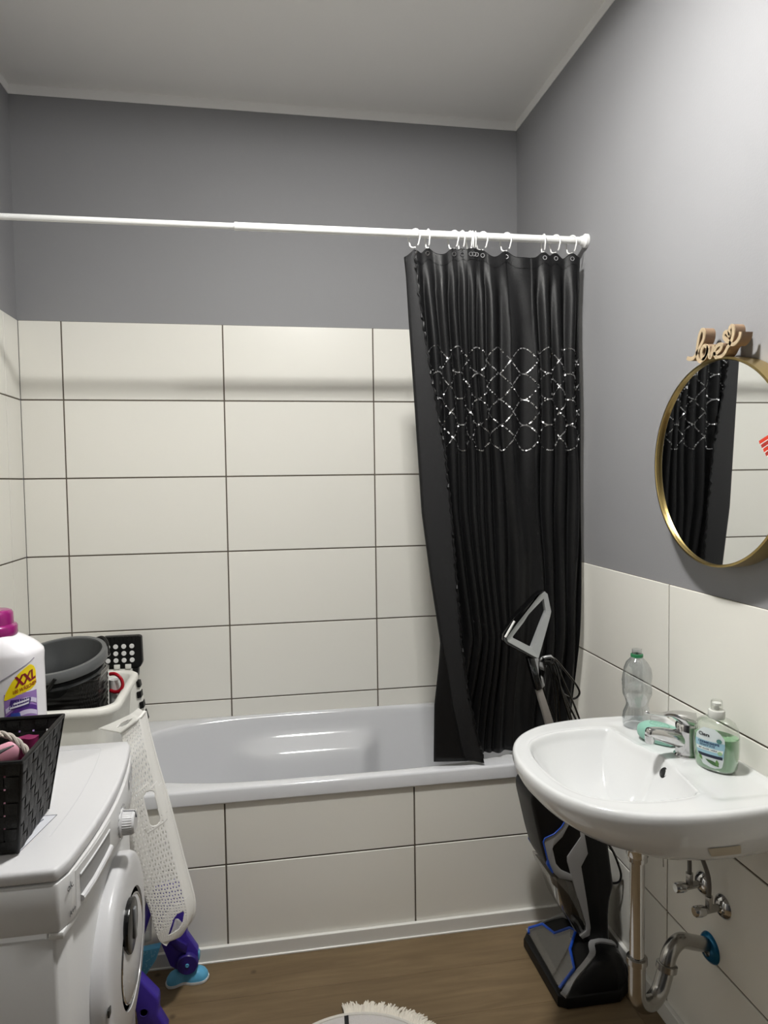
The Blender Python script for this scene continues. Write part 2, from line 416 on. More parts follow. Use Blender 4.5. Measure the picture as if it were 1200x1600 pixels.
# ------------------------------------------------------------------ curtain rod, rings, curtain
RY, RZ = -0.64, 2.262
def rodz(x): return 2.2585+0.0047*(x-0.2)
t = root('shower_rod', (0.8, RY, RZ), 'white telescopic shower curtain rod spanning both walls', 'curtain rod')
mk('thick_tube', tube([(0.69, RY, rodz(0.69)), (XR-0.012, RY, rodz(XR))], 0.0118, 20), M_PLAS, t)
mk('thin_tube', tube([(XL+0.012, RY, rodz(XL)), (0.70, RY, rodz(0.70))], 0.009, 20), M_PLAS, t)
mk('joint_collar', tube([(0.684, RY, rodz(0.69)), (0.694, RY, rodz(0.69))], 0.0123, 20), M_PLAS, t)
mk('end_cap', lathe([(0.014, -0.02), (0.016, -0.012), (0.022, -0.006), (0.022, 0.0035)], (XR, RY, rodz(XR)), 28, 'X'), M_PLAS, t)
mk('end_cap', lathe([(0.022, -0.0035), (0.022, 0.006), (0.016, 0.012), (0.014, 0.02)], (XL, RY, rodz(XL)), 28, 'X'), M_PLAS, t)

ringx = [1.240, 1.283, 1.367, 1.394, 1.420, 1.430, 1.440, 1.462, 1.542, 1.670, 1.710, 1.767]
ordn = ['first', 'second', 'third', 'fourth', 'fifth', 'sixth', 'seventh', 'eighth', 'ninth', 'tenth', 'eleventh', 'twelfth']
ryaw = [38, 4, 30, 12, 8, -6, -12, 34, 30, -6, 22, 20]
def ring_vf(x, yw):
    pts = []
    zc = rodz(x)-0.0115; c, s = cos(radians(yw)), sin(radians(yw))
    for k in range(29):
        a = radians(-55+335*k/28)
        yy = 0.0235*cos(a); zz = 0.0255*sin(a)
        pts.append((x+yy*s, RY+0.0-yy*c, zc+zz-(0.006 if zz < -0.015 else 0)))
    return tube(pts, 0.0023, 8)
for i, x in enumerate(ringx):
    o = mk('curtain_ring', ring_vf(x, ryaw[i]), M_PLAS, None, origin=(x, RY, rodz(x)))
    tag(o, 'white plastic curtain ring on the shower rod, %s counting from the left' % ordn[i], 'curtain ring', 'curtain rings on the shower rod')

def build_curtain():
    zt, zb = 2.232, 0.556
    ML = [(0.55, 1.284), (0.75, 1.288), (0.96, 1.312), (1.17, 1.282), (1.38, 1.256), (1.70, 1.238), (1.99, 1.221), (2.13, 1.214), (2.21, 1.206), (2.25, 1.205)]
    FL = [(0.55, 1.395), (0.60, 1.378), (0.75, 1.348), (0.87, 1.331), (0.96, 1.314), (1.17, 1.282), (1.38, 1.256), (1.70, 1.238), (1.99, 1.221), (2.13, 1.214), (2.21, 1.206), (2.25, 1.205)]
    HM = [(0.55, 1.449), (0.60, 1.440), (0.66, 1.424), (0.80, 1.395), (0.96, 1.376), (1.17, 1.362), (1.38, 1.347), (1.58, 1.328), (1.86, 1.278), (2.05, 1.25), (2.19, 1.235), (2.25, 1.232)]
    XRt = [(0.55, 1.782), (0.70, 1.787), (1.24, 1.803), (2.0, 1.797), (2.235, 1.792)]
    cr = [632, 650, 669, 690, 708, 722, 734, 746, 761, 790, 828, 850, 871, 893, 912]
    cx = [1.207+(p-632)/(905-632)*0.585 for p in cr]
    def crest(x, z):
        # position among the crests -> phase
        x = x+0.004*sin(9*z+x*20)*(1 if z < 2.1 else 0.3)
        for i in range(len(cx)-1):
            if x <= cx[i+1] or i == len(cx)-2:
                w = cx[i+1]-cx[i]; tt = (x-cx[i])/w; return i+tt, w
    def pt(u, z):
        hm, fl, ml, xr = interp(HM, z), interp(FL, z), interp(ML, z), interp(XRt, z)
        if u < 0.12:                                    # flap turned over towards the room
            t = u/0.12; x = lerp(hm, fl, t)
            y = -0.668+0.003*sin(11*t*pi)*sin(60*z)*exp(-((t-0.08)/0.08)**2) + 0.012*t*t
            if z < 0.8: y += 0.01*sst(0.8, 0.56, z)*sin(3*t)
            return Vector((x, y, z))
        if u < 0.18:
            t = (u-0.12)/0.06; x = lerp(fl, ml, t)-0.004*sin(pi*t); y = lerp(-0.656, -0.640, t)
            return Vector((x, y, z))
        t = (u-0.18)/0.82; x0 = lerp(ml, xr, t)
        xe = lerp(1.214, 1.795, t)                       # crest pattern is set at the top
        ph, w = crest(xe, z)
        amp = min(0.0095, 0.26*w)*(0.75+0.35*sst(2.23, 1.9, z))*(1 if w < 0.07 else 0.6)
        amp *= 1-0.25*sst(1.2, 0.6, z)
        y = -0.645-amp*cos(2*pi*ph)+0.004*sin(31*xe+5*z)+0.003*sin(70*xe-9*z)
        x = x0+0.2*amp*sin(2*pi*ph)
        y += 0.006*sst(2.05, 2.22, z)*cos(2*pi*ph)
        y += 0.045*sst(1.0, 0.58, z) if t > 0.0 else 0   # hem hangs inside the bath
        if t < 0.06: y = lerp(-0.640+0.045*sst(1.0, 0.58, z)*0, y, t/0.06)
        return Vector((x, y, z))
    nz = 96
    us = [0.12*i/14 for i in range(14)]+[0.12+0.06*i/8 for i in range(8)]+[0.18+0.82*i/260 for i in range(261)]
    def top(u):
        p = pt(u, 2.2); d = min(abs(p.x-rx) for rx in ringx)
        return 2.2225-0.022*(1-exp(-(d/0.022)**2))-(0.016*sst(1.30, 1.22, p.x))
    def bottom(u):
        if u < 0.12: return lerp(0.553, 0.560, u/0.12)
        return zb+0.004
    V = []; nu = len(us)
    tops = [top(u) for u in us]; tops = [sum(tops[max(0, i-2):i+3])/len(tops[max(0, i-2):i+3]) for i in range(nu)]
    for j in range(nz):
        k = j/(nz-1)
        for i, u in enumerate(us):
            V.append(tuple(pt(u, lerp(bottom(u), tops[i], k))))
    Fc = [(j*nu+i, j*nu+i+1, (j+1)*nu+i+1, (j+1)*nu+i) for j in range(nz-1) for i in range(nu-1)]
    t = root('shower_curtain', (1.5, RY, zb), 'black shower curtain with silver sequin loops, bunched at the right', 'curtain')
    split = 14
    def sub(cond):
        idx = {}; vv = []; ff = []
        for f in Fc:
            if cond(f[0] % nu):
                q = []
                for a in f:
                    if a not in idx: idx[a] = len(vv); vv.append(V[a])
                    q.append(idx[a])
                ff.append(tuple(q))
        return vv, ff
    for nm, cnd, mm in (('curtain_cloth', lambda i: i >= split, M_CURT), ('turned_edge', lambda i: i < split, M_CURTB)):
        o = mk(nm, sub(cnd), mm, t, angle=180)
        md = o.modifiers.new('thick', 'SOLIDIFY'); md.thickness = 0.0008; md.offset = 0
    bpy.data.objects['turned_edge']['label'] = 'left edge turned over, showing the dull reverse'
    # gathered hem stitched along the free edge
    pts = []
    for k in range(150):
        z = lerp(0.57, 2.19, k/149); p = pt(0.004, z); pts.append((p.x+0.0025*sin(k*1.9), p.y-0.0015-0.002*cos(k*2.3), z))
    mk('edge_hem', tube(pts, [0.0032+0.0014*sin(k*2.7) for k in range(150)], 6), M_CURT, t)
    # header band
    def hb(a, b):
        u = 0.19+0.81*a; i = min(range(nu), key=lambda q: abs(us[q]-u)); z = tops[i]-0.003-0.032*b; p = pt(us[i], z); return (p.x, p.y-0.0022, z)
    o = mk('header_band', grid(262, 4, hb), M_CURT, t, angle=180)
    # eyelets
    for x in ringx[:12]:
        u = min(us[22:], key=lambda q: abs(pt(q, 2.2).x-x)); p = pt(u, 2.2065)
        mk('eyelet', lathe([(0.0042, 0.0005), (0.0048, -0.0028), (0.0072, -0.0028), (0.0078, 0.0)], (p.x, p.y-0.002, p.z-0.004), 16, 'Y', caps=False), M_CHROME, t)
    # sequins: four rows of interlaced waves
    seq_v, seq_f = [], []; rng = random.Random(3)
    umain = [u for u in us if u >= 0.18]
    zs0, hrow = 1.578, 0.0835
    base = [pt(u, 1.74) for u in umain]; arc = [0.0]
    for p, q in zip(base, base[1:]): arc.append(arc[-1]+(q-p).length)
    def at_arc(s, z):
        lo, hi = 0, len(arc)-1
        while hi-lo > 1:
            m_ = (lo+hi)//2
            if arc[m_] <= s: lo = m_
            else: hi = m_
        u = lerp(umain[lo], umain[hi], (s-arc[lo])/max(1e-9, arc[hi]-arc[lo])); p = pt(u, z)
        du = pt(min(1, u+0.002), z)-pt(u-0.002, z); nrm = du.cross(Vector((0, 0, 1))).normalized()
        if nrm.y > 0: nrm = -nrm
        return p, du.normalized(), nrm
    P_ = 0.212; Ltot = arc[-1]
    s0 = Ltot-0.02
    for row in range(4):
        for sg in (1, -1):
            s = 0.004
            while s < Ltot-0.002:
                ph = 2*pi*(s-s0+0.045)/P_
                z = zs0+hrow*(row+0.5)+sg*hrow*0.5*cos(ph)
                dz = -sg*hrow*0.5*sin(ph)*2*pi/P_
                ln = sqrt(1+dz*dz); 
                p, tu, nn = at_arc(s, z)
                if rng.random() < 0.85:
                    dr = (tu+Vector((0, 0, 1))*dz).normalized(); pr = nn.cross(dr).normalized()
                    nn2 = (nn+pr*rng.gauss(0, 0.28)+dr*rng.gauss(0, 0.28)).normalized()
                    d1 = (dr-nn2*dr.dot(nn2)).normalized()*0.0027; d2 = nn2.cross(d1).normalized()*0.0022
                    c = p+nn*0.0022; k = len(seq_v)
                    seq_v += [tuple(c-d1), tuple(c-d1*0.4+d2), tuple(c+d1*0.4+d2), tuple(c+d1), tuple(c+d1*0.4-d2), tuple(c-d1*0.4-d2)]
                    seq_f.append(tuple(range(k, k+6)))
                s += 0.0050/ln
    o = mk('sequin_trim', (seq_v, seq_f), M_SEQ, t, False); o['kind'] = 'stuff'; o['label'] = 'silver sequin lines forming linked ovals'
build_curtain()

# ------------------------------------------------------------------ wash basin
SYC = -1.360; SZ = 0.842
def build_sink():
    half = [(1.317, 0), (1.321, .055), (1.335, .115), (1.36, .165), (1.40, .209), (1.46, .245), (1.54, .265), (1.62, .271), (1.70, .268), (1.76, .263), (XR-0.001, .258)]
    out = spline([(x, d, 0) for x, d in half], 12)
    poly = [(p.x, SYC+p.y) for p in out]+[(p.x, SYC-p.y) for p in reversed(out)][:-1]
    # resample evenly, including wall side
    pts = poly[:]; wall = [(XR-0.001, lerp(SYC+0.258, SYC-0.258, k/24)) for k in range(1, 24)]
    no = len(out); outline = [(p.x, SYC+p.y) for p in out]+wall+[(p.x, SYC-p.y) for p in reversed(out[1:])]
    c0 = (1.53, SYC)
    front = [(1.357, 0), (1.361, .06), (1.377, .118), (1.41, .160), (1.47, .189), (1.54, .198), (1.60, .193), (1.628, .178)]
    bow = spline([(x, d, 0) for x, d in front], 6)
    bp = [(p.x, SYC+p.y) for p in bow]; bp = bp+[(x, 2*SYC-y) for x, y in reversed(bp[1:])]
    back = [(1.622, .180), (1.636, .09), (1.648, 0.022), (1.660, 0.006), (1.650, -.06), (1.640, -.12), (1.628, -.178)]
    def dseg(p, a, b):
        ax, ay = a; bx, by = b; dx, dy = bx-ax, by-ay; L = dx*dx+dy*dy
        t = max(0, min(1, ((p[0]-ax)*dx+(p[1]-ay)*dy)/L)) if L > 0 else 0
        return hypot(p[0]-ax-t*dx, p[1]-ay-t*dy)
    nb = len(bow)
    loop = [(p.x, SYC+p.y) for p in reversed(bow)]+[(p.x, SYC-p.y) for p in bow[1:]]   # far corner .. front .. near corner
    bk = [(x, SYC+d) for x, d in back]
    full = loop+bk[::-1][1:-1]
    def inside(p):
        r = False; n = len(full)
        for i in range(n):
            (x1, y1), (x2, y2) = full[i], full[(i+1) % n]
            if (y1 > p[1]) != (y2 > p[1]) and p[0] < (x2-x1)*(p[1]-y1)/(y2-y1)+x1: r = not r
        return r
    def deck(p):
        # slight platform for the tap, shallow soap hollows either side
        dy = abs(p[1]-SYC)
        z = SZ-0.004*sst(1.62, 1.66, p[0])*sst(0.06, 0.085, dy)*(1-sst(0.20, 0.23, dy))*(1-sst(1.775, 1.80, p[0]))
        return z
    def h(p):
        z = deck(p)
        df = min(dseg(p, a, b) for a, b in zip(loop, loop[1:])); db = min(dseg(p, a, b) for a, b in zip(bk, bk[1:]))
        if inside(p):
            f = min(1, df/0.17); dfz = 0.135*(1-(1-f)**2.1)
            bz = 1.75*db
            k = 0.012; d = min(dfz, bz)
            hh = max(k-abs(dfz-bz), 0)/k; d -= hh*hh*k*0.25
            e = min(df, db); d *= sst(-0.004, 0.014, e)
            return z-d
        e = min(df, db)
        return z-0.0012*exp(-(e/0.006)**2)
    ns = 110; V = []; n = len(outline)
    R = []
    for j in range(ns):
        s = 1-0.012/0.2-(j/(ns-1))*(1-0.012/0.2)
        R.append([(c0[0]+(x-c0[0])*s, c0[1]+(y-c0[1])*s) for x, y in outline])
    top = [[(x, y, h((x, y))) for x, y in r] for r in R]
    def sc(s, z, ox=0.0):
        return [(XR-0.001+(x-(XR-0.001))*s, SYC+(y-SYC)*(s if s > 0.9 else lerp(s, 1, 0.15)), z) for x, y in outline]
    lip = [[(c0[0]+(x-c0[0])*s, c0[1]+(y-c0[1])*s, z) for x, y in outline] for s, z in ((0.955, SZ+0.0005), (0.975, SZ), (0.99, SZ-0.003), (0.998, SZ-0.009))]
    side = [sc(1.0, SZ-0.02), sc(0.995, SZ-0.032), sc(0.975, SZ-0.05), sc(0.93, SZ-0.075), (sc(0.86, SZ-0.100)), sc(0.76, SZ-0.123), sc(0.64, SZ-0.14), sc(0.50, SZ-0.150), sc(0.36, SZ-0.155), sc(0.18, SZ-0.157)]
    allr = [r for r in reversed(top)]+lip+side
    t = root('wash_basin', (1.6, SYC, SZ-0.157), 'white ceramic wash basin mounted on the tiled right wall', 'sink')
    mk('basin', rings(allr, True, True), M_CERAM, t, angle=70)
    # overflow hole on the sloping back: a disc with the hole's shade as colour
    oy = SYC-0.032; ox = 1.655-0.015; oz = h((ox, oy))
    mk('overflow_hole', xf(lathe([(0.0, 0.0014), (0.0088, 0.0014), (0.0105, 0.0028), (0.0125, 0.0008)], (0, 0, 0), 24), Matrix.Translation((ox, oy, oz)) @ Matrix.Rotation(radians(8), 4, 'Z') @ Matrix.Rotation(radians(-58), 4, 'Y')), mat('overflow_shade', (26, 26, 26), 0.5), t)
    mk('plug', lathe([(0.0, 0.006), (0.02, 0.005), (0.026, 0.0), (0.03, -0.003)], (1.50, SYC, h((1.50, SYC))+0.001), 24), M_CHROME, t)
    # maker's sticker low on the near flank
    ks = [i for i, (x, y) in enumerate(outline) if y < SYC-0.2 and 1.575 < x < 1.66]
    def stp(i, f): 
        q = sc(lerp(0.93, 0.86, f), lerp(SZ-0.075, SZ-0.100, f)); p = q[i]; return (p[0]-0.0006, p[1]-0.0012, p[2]-0.0006)
    mk('sticker', ([stp(i, f/2) for f in range(3) for i in ks], [(f*len(ks)+i, f*len(ks)+i+1, (f+1)*len(ks)+i+1, (f+1)*len(ks)+i) for f in range(2) for i in range(len(ks)-1)]), mat('beige_sticker', (190, 180, 160), 0.6), t)
    return t, h
sink, sink_h = build_sink()

# tap
def build_tap():
    bx, by, bz = 1.712, SYC-0.006, SZ-0.0005
    t = root('mixer_tap', (bx, by, bz), 'chrome single-lever mixer tap at the back of the wash basin', 'tap')
    mk('tap_body', lathe([(0.028, 0), (0.028, 0.004), (0.0245, 0.008), (0.0238, 0.056), (0.0245, 0.074), (0.022, 0.078), (0.0, 0.078)], (bx, by, bz), 36), M_CHROME, t)
    sp = spline([(bx-0.004, by, bz+0.036), (bx-0.04, by, bz+0.047), (bx-0.072, by, bz+0.056), (bx-0.100, by, bz+0.060)], 8)
    mk('spout', tube(sp, [lerp(0.023, 0.0125, (i/(len(sp)-1))**0.7) for i in range(len(sp)-2)]+[0.012, 0.008], 20, flat=0.9), M_CHROME, t)
    mk('aerator', lathe([(0.0, -0.004), (0.0095, -0.004), (0.011, 0.002), (0.0115, 0.014), (0.0, 0.016)], (bx-0.092, by, bz+0.040), 20), M_CHROME, t)
    def lev(tt):
        x = bx+0.0245-0.130*tt
        w = lerp(0.0245, 0.0085, sst(0.2, 0.75, tt))*(sqrt(max(0.0004, 1-((0.2-tt)/0.2)**2)) if tt < 0.2 else 1)
        w *= sqrt(max(0.0004, 1-((tt-0.94)/0.06)**2)) if tt > 0.94 else 1
        zt = bz+0.097+0.006*sin(pi*min(1, tt*1.6))+0.016*tt*tt; th = lerp(0.020, 0.0035, sst(0.15, 0.6, tt))
        return [(x, by+w*cos(a), zt-th+th*sin(a)) for a in [2*pi*i/24 for i in range(24)]]
    mk('lever', rings([lev(i/30) for i in range(31)]), M_CHROME, t, angle=60)
build_tap()

# drain trap
t = root('drain_trap', (1.562, -1.415, 0.28), 'chrome drain pipe with a bent trap running into the wall under the wash basin', 'pipe')
ux, uy = 0.9185, 0.3954     # pipe runs obliquely to the wall
def dp(s, z): return (1.562+ux*s, -1.415+uy*s, z)
mk('tail_pipe', tube([dp(0, 0.688), dp(0, 0.36)], 0.0160, 24), M_CHROME, t)
ub = [dp(0, 0.41), dp(0, 0.345)]+[dp(0.0485-0.0485*cos(a), 0.335-0.0485*sin(a)) for a in [pi*k/16 for k in range(0, 14)]]+[dp(0.10, 0.33), dp(0.107, 0.345)]
mk('u_bend', tube(ub, 0.0185, 22), M_CHROME2, t)
mk('outlet_pipe', tube(spline([dp(0.107, 0.34), dp(0.115, 0.368), dp(0.135, 0.386), dp(0.165, 0.388), dp(0.21, 0.366), dp(0.272, 0.335)], 6), 0.0175, 22), M_CHROME2, t)
def nut(c, d, r, w):
    d = Vector(d).normalized(); c = Vector(c)
    return tube([tuple(c-d*w), tuple(c-d*w*0.8), tuple(c+d*w*0.8), tuple(c+d*w)], [r*0.9, r, r, r*0.9], 24)
mk('collar_nut', nut(dp(0, 0.668), (0, 0, 1), 0.0235, 0.022), M_CHROME, t)
mk('collar_nut', nut(dp(0, 0.642), (0, 0, 1), 0.0215, 0.006), M_CHROME, t)
mk('collar_nut', nut(dp(0, 0.408), (0, 0, 1), 0.0225, 0.008), M_CHROME2, t)
mk('collar_nut', nut(dp(0.1085, 0.347), (0.25*ux, 0.25*uy, 1), 0.0235, 0.008), M_CHROME2, t)
M_BROSE = mat('blue_film', (20, 105, 150), 0.25, metal=0.4)
o = mk('wall_rosette', lathe([(0.018, -0.014), (0.026, -0.012), (0.034, -0.005), (0.0365, 0.0)], (XR-0.0003, -1.309, 0.328), 32, 'X', caps=False), M_BROSE, t); o['label'] = 'wall rosette in blue film'
# angle valves + hoses
for i, (vy, vz, lab) in enumerate([(-1.280, 0.474, 'small chrome angle valve on the wall, farther left of two under the basin'), (-1.356, 0.462, 'small chrome angle valve on the wall, nearer right of two under the basin')]):
    t = root('angle_valve', (XR, vy, vz), lab, 'valve', 'angle valves under the basin')
    c = (XR-0.0003, vy, vz)
    mk('rosette', lathe([(0.010, -0.014), (0.018, -0.012), (0.027, -0.004), (0.0285, 0.0)], c, 28, 'X'), M_CHROME, t)
    mk('valve_body', join(tube([(XR-0.008, vy, vz), (XR-0.05, vy, vz-0.004)], 0.0085, 16), tube([(XR-0.038, vy, vz-0.004), (XR-0.038, vy, vz+0.030)], 0.0095, 6)), M_CHROME2, t)
    mk('handle', lathe([(0.006, 0.0), (0.0115, -0.004), (0.013, -0.012), (0.0125, -0.028), (0.010, -0.031), (0.0, -0.031)], (XR-0.046, vy, vz-0.004), 12, 'X'), M_CHROME, t)
    hp = spline([(XR-0.038, vy, vz+0.026), (XR-0.040, vy+0.002, vz+0.08), (XR-0.06, vy+0.012+0.004*i, vz+0.15), (1.72, SYC+0.012-0.02*i, 0.695)], 8)
    mk('flex_hose', tube(hp, 0.0052, 10), mat('braided_hose_%d' % i, (120, 118, 115), 0.4, metal=0.7, bump=0.5, bscale=900), t)
o = mk('pull_rod', tube([(1.775, -1.175, 0.46), (1.765, -1.185, 0.57), (1.762, -1.19, 0.60)], 0.0016, 6), M_CHROME2)
tag(o, 'thin metal rod hanging below the back of the wash basin', 'rod')
# sticker under basin
def stk(a, b): 
    y = -1.50+a; z = 0.705+b; return y, z
# ------------------------------------------------------------------ things on the basin
def build_water_bottle():
    c = (1.703, -1.165, SZ-0.003); rng = random.Random(5)
    prof = [(0.001, 0.004), (0.022, 0.003), (0.031, 0.0), (0.0345, 0.006), (0.0345, 0.022), (0.033, 0.036), (0.0275, 0.052), (0.027, 0.06), (0.031, 0.074), (0.0355, 0.086), (0.0362, 0.10), (0.0352, 0.103), (0.0362, 0.107), (0.0352, 0.115), (0.0362, 0.119), (0.0358, 0.135), (0.033, 0.152), (0.026, 0.168), (0.017, 0.178), (0.0125, 0.182), (0.0125, 0.190), (0.0120, 0.200), (0.0125, 0.202)]
    V, Fc = lathe(prof, c, 48)
    V2 = []
    for i, v in enumerate(V):
        dx, dy = v[0]-c[0], v[1]-c[1]; z = v[2]-c[2]; a = atan2(dy, dx)
        k = 1.0
        if 0.01 < z < 0.165:
            k += 0.05*sin(3*a+40*z)*sin(30*z)+0.035*abs(sin(2.5*a-70*z))**3*(1 if z > 0.08 else 0.3)-0.07*exp(-((a-(-2.0+3*(z-0.1)))/0.16)**2)*sst(0.06, 0.09, z)
        V2.append((c[0]+dx*k, c[1]+dy*k, v[2]))
    t = root('water_bottle', c, 'empty crumpled clear plastic water bottle with no cap, on the basin rim', 'bottle')
    mk('bottle_shell', (V2, Fc[:-1]), M_PET, t, angle=50)
    M_GCAP = mat('green_ring', (40, 120, 75), 0.35)
    mk('neck_ring', lathe([(0.0130, 0.181), (0.0155, 0.182), (0.0155, 0.189), (0.0130, 0.190)], c, 28, caps=False), M_GCAP, t)['label'] = 'green tamper ring'
build_water_bottle()

def superell(a, n):
    ca, sa = cos(a), sin(a); return (abs(ca)**(2/n))*(1 if ca > 0 else -1), (abs(sa)**(2/n))*(1 if sa > 0 else -1)

def build_soap():
    c = Vector((1.700, -1.275, SZ-0.0035)); yw = radians(-62); rot = Matrix.Rotation(yw, 4, 'Z')
    R = []
    for k in range(15):
        ph = -pi/2+pi*k/14; rr = max(0.02, cos(ph))**0.5; z = 0.020+0.020*(1 if sin(ph) > 0 else -1)*abs(sin(ph))**0.8
        R.append([tuple(c+rot @ Vector((0.054*rr*superell(a, 2.7)[0], 0.033*rr*superell(a, 2.7)[1], z*1.1))) for a in [2*pi*i/48 for i in range(48)]])
    t = root('soap_bar', c, 'mint green oval bar of soap behind the tap spout', 'soap')
    mk('bar', rings(R), mat('mint_soap', (138, 184, 168), 0.38), t, angle=70)
    mg = mat('soap_emboss', (150, 186, 172), 0.4)
    def e(a, b): return c+rot @ Vector((a, b, 0.0443))
    pts = [e(0.026*cos(2*pi*k/40), 0.013*sin(2*pi*k/40)) for k in range(40)]
    mk('embossed_oval', join(tube(pts, 0.0009, 6, True), tube([e(-0.018, 0.004), e(-0.008, 0.006), e(0.0, 0.003), e(0.01, 0.006), e(0.018, 0.004)], 0.0008, 6), tube([e(-0.018, -0.003), e(-0.005, -0.005), e(0.006, -0.002), e(0.018, -0.004)], 0.0008, 6)), mg, t)
build_soap()

def build_cream():
    c = Vector((1.738, -1.436, SZ-0.003)); yw = atan2(-0.87, 0.50)      # wide axis
    wa = Vector((cos(yw), sin(yw), 0)); na = Vector((-sin(yw), cos(yw), 0))
    if na.dot(Vector((-0.6, -0.8, 0))) < 0: na = -na
    prof = [(0.72, 0.0), (0.86, 0.003), (0.92, 0.010), (0.97, 0.03), (1.0, 0.055), (0.985, 0.078), (0.93, 0.095), (0.80, 0.106), (0.58, 0.1125), (0.40, 0.115), (0.30, 0.116)]
    AW, AN = 0.048, 0.031
    def surf(a, z, off=0.0, k=1.0):
        s = interp([(h_, r_) for r_, h_ in prof], z)*k; x, y = superell(a, 2.4)
        p = c+wa*(AW*s*x)+na*(AN*s**0.8*y); p.z = c.z+z
        n = (wa*(x/AW)+na*(y/AN)).normalized()
        return p+n*off
    A = [2*pi*i/64 for i in range(64)]
    zz = [h_ for r_, h_ in prof]; zz = sorted(set(zz+[0.045, 0.065, 0.1]))
    t = root('hand_soap_bottle', c, 'clear pump bottle of green liquid hand soap beside the tap', 'soap dispenser')
    mk('bottle_shell', rings([[surf(a, z) for a in A] for z in zz]), M_CLEAR, t, angle=60)
    mliq = mat('green_liquid', (134, 178, 138), 0.3, spec=0.4)
    zl = [0.004, 0.01, 0.03, 0.055, 0.070, 0.0745]
    def lsurf(a, z):
        p = surf(a, z, 0, 0.955)
        if z > 0.074: p.z += 0.0
        return p
    mk('liquid_soap', rings([[lsurf(a, z) for a in A] for z in zl]), mliq, t, angle=60)
    # neck, collar, transparent overcap
    mk('collar', lathe([(0.0165, 0.113), (0.0175, 0.117), (0.0175, 0.128), (0.0165, 0.131), (0.014, 0.132), (0.0, 0.132)], c, 32), mat('clear_collar', (205, 206, 200), 0.25), t)
    mk('overcap', lathe([(0.0125, 0.131), (0.0120, 0.150), (0.0105, 0.153), (0.0, 0.1535)], c, 28), M_CLEAR, t)
    mk('pump_nozzle', lathe([(0.005, 0.131), (0.005, 0.140), (0.0095, 0.142), (0.0095, 0.147), (0.0, 0.148)], c, 20), M_PLAS, t)
    # label wrapped on the front
    def lab(u, v, off=0.0006):     # u metres to the right, v metres up, centre of the label
        return surf(pi/2+u/0.038, 0.052+v, off) if True else None
    # which way is 'right' seen from outside: angle grows from wa to na ; viewer outside along -na sees wa on the ...
    flip = 1 if (wa.cross(na)).z > 0 else -1
    def L(off):
        return lambda u, v: surf(pi/2+flip*(u-0.002)/0.040, 0.052+v, off)
    def out(v): # outline half widths
        return interp([(-0.042, 0.004), (-0.038, 0.016), (-0.02, 0.022), (0.01, 0.027), (0.026, 0.026), (0.036, 0.019), (0.044, 0.008)], v)
    def gl(a, b):
        v = lerp(-0.042, 0.044, b); w = out(v); sh = 0.006*sst(0.0, -0.042, v)
        return L(0.0005)(lerp(-w*0.98, w, a)+sh, v)
    lb = mk('label', grid(18, 24, gl), mat('label_paper', (205, 214, 214), 0.45), t)
    def band(v0, v1, name, rgb, off=0.0008, k=1.0):
        def f(a, b):
            v = lerp(v0, v1, b); w = out(v)*k; sh = 0.006*sst(0.0, -0.042, v); return L(off)(lerp(-w, w, a)+sh, v)
        return mk(name, grid(16, 4, f), mat(name+'_print', rgb, 0.45), lb)
    band(-0.016, 0.016, 'blue_band', (150, 190, 205))
    band(-0.006, 0.001, 'white_band', (225, 232, 226), 0.0010, 0.92)
    band(-0.0195, -0.013, 'navy_band', (24, 34, 58), 0.0010, 0.9)
    ink = mat('label_ink', (24, 52, 92), 0.5)
    def txt(s, size, u, v, m_, bold=0.0002):
        T = text2d(s, size, bold); return mk('lettering', place2d(T, lambda a, b: L(0.0013)(a+u, b+v)), m_, lb, False)
    txt('Cien', 0.0105, -0.008, 0.0285, mat('label_black', (28, 30, 36), 0.5), 0.0003)
    txt('CREMESEIFE', 0.0066, -0.001, 0.0115, ink); txt('SENSITIVE', 0.0055, -0.003, 0.0055, ink, 0.0001)
    txt('MIT ALOE VERA', 0.0042, -0.002, -0.0025, ink, 0.0001)
    ml = mat('leaf_print', (88, 132, 66), 0.45); md_ = mat('leaf_dark_print', (58, 96, 52), 0.45)
    def leaf(u0, v0, u1, v1, w, m_):
        d = Vector((u1-u0, v1-v0)); n_ = Vector((-d.y, d.x)).normalized(); pp = []
        for k in range(9): q = k/8; p = Vector((u0, v0))+d*q+n_*w*sin(pi*q); pp.append((p.x, p.y))
        for k in range(7, 0, -1): q = k/8; p = Vector((u0, v0))+d*q-n_*w*sin(pi*q); pp.append((p.x, p.y))
        mk('leaf_print', place2d(poly2d(pp), lambda a, b: L(0.0012)(a, b)), m_, lb, False)
    leaf(-0.016, -0.017, -0.010, -0.030, 0.003, ml); leaf(-0.004, -0.025, 0.017, -0.036, 0.004, md_); leaf(0.012, -0.021, 0.014, -0.037, 0.003, ml)
    mk('round_seal', place2d(ell2d(0.016, 0.0205, 0.0048, 0.0048), lambda a, b: L(0.0012)(a, b)), mat('seal_print', (80, 128, 122), 0.45), lb, False)
    mk('round_seal', place2d(ell2d(0.0175, -0.006, 0.0042, 0.0042), lambda a, b: L(0.0014)(a, b)), mat('seal_print2', (150, 188, 142), 0.45), lb, False)
build_cream()

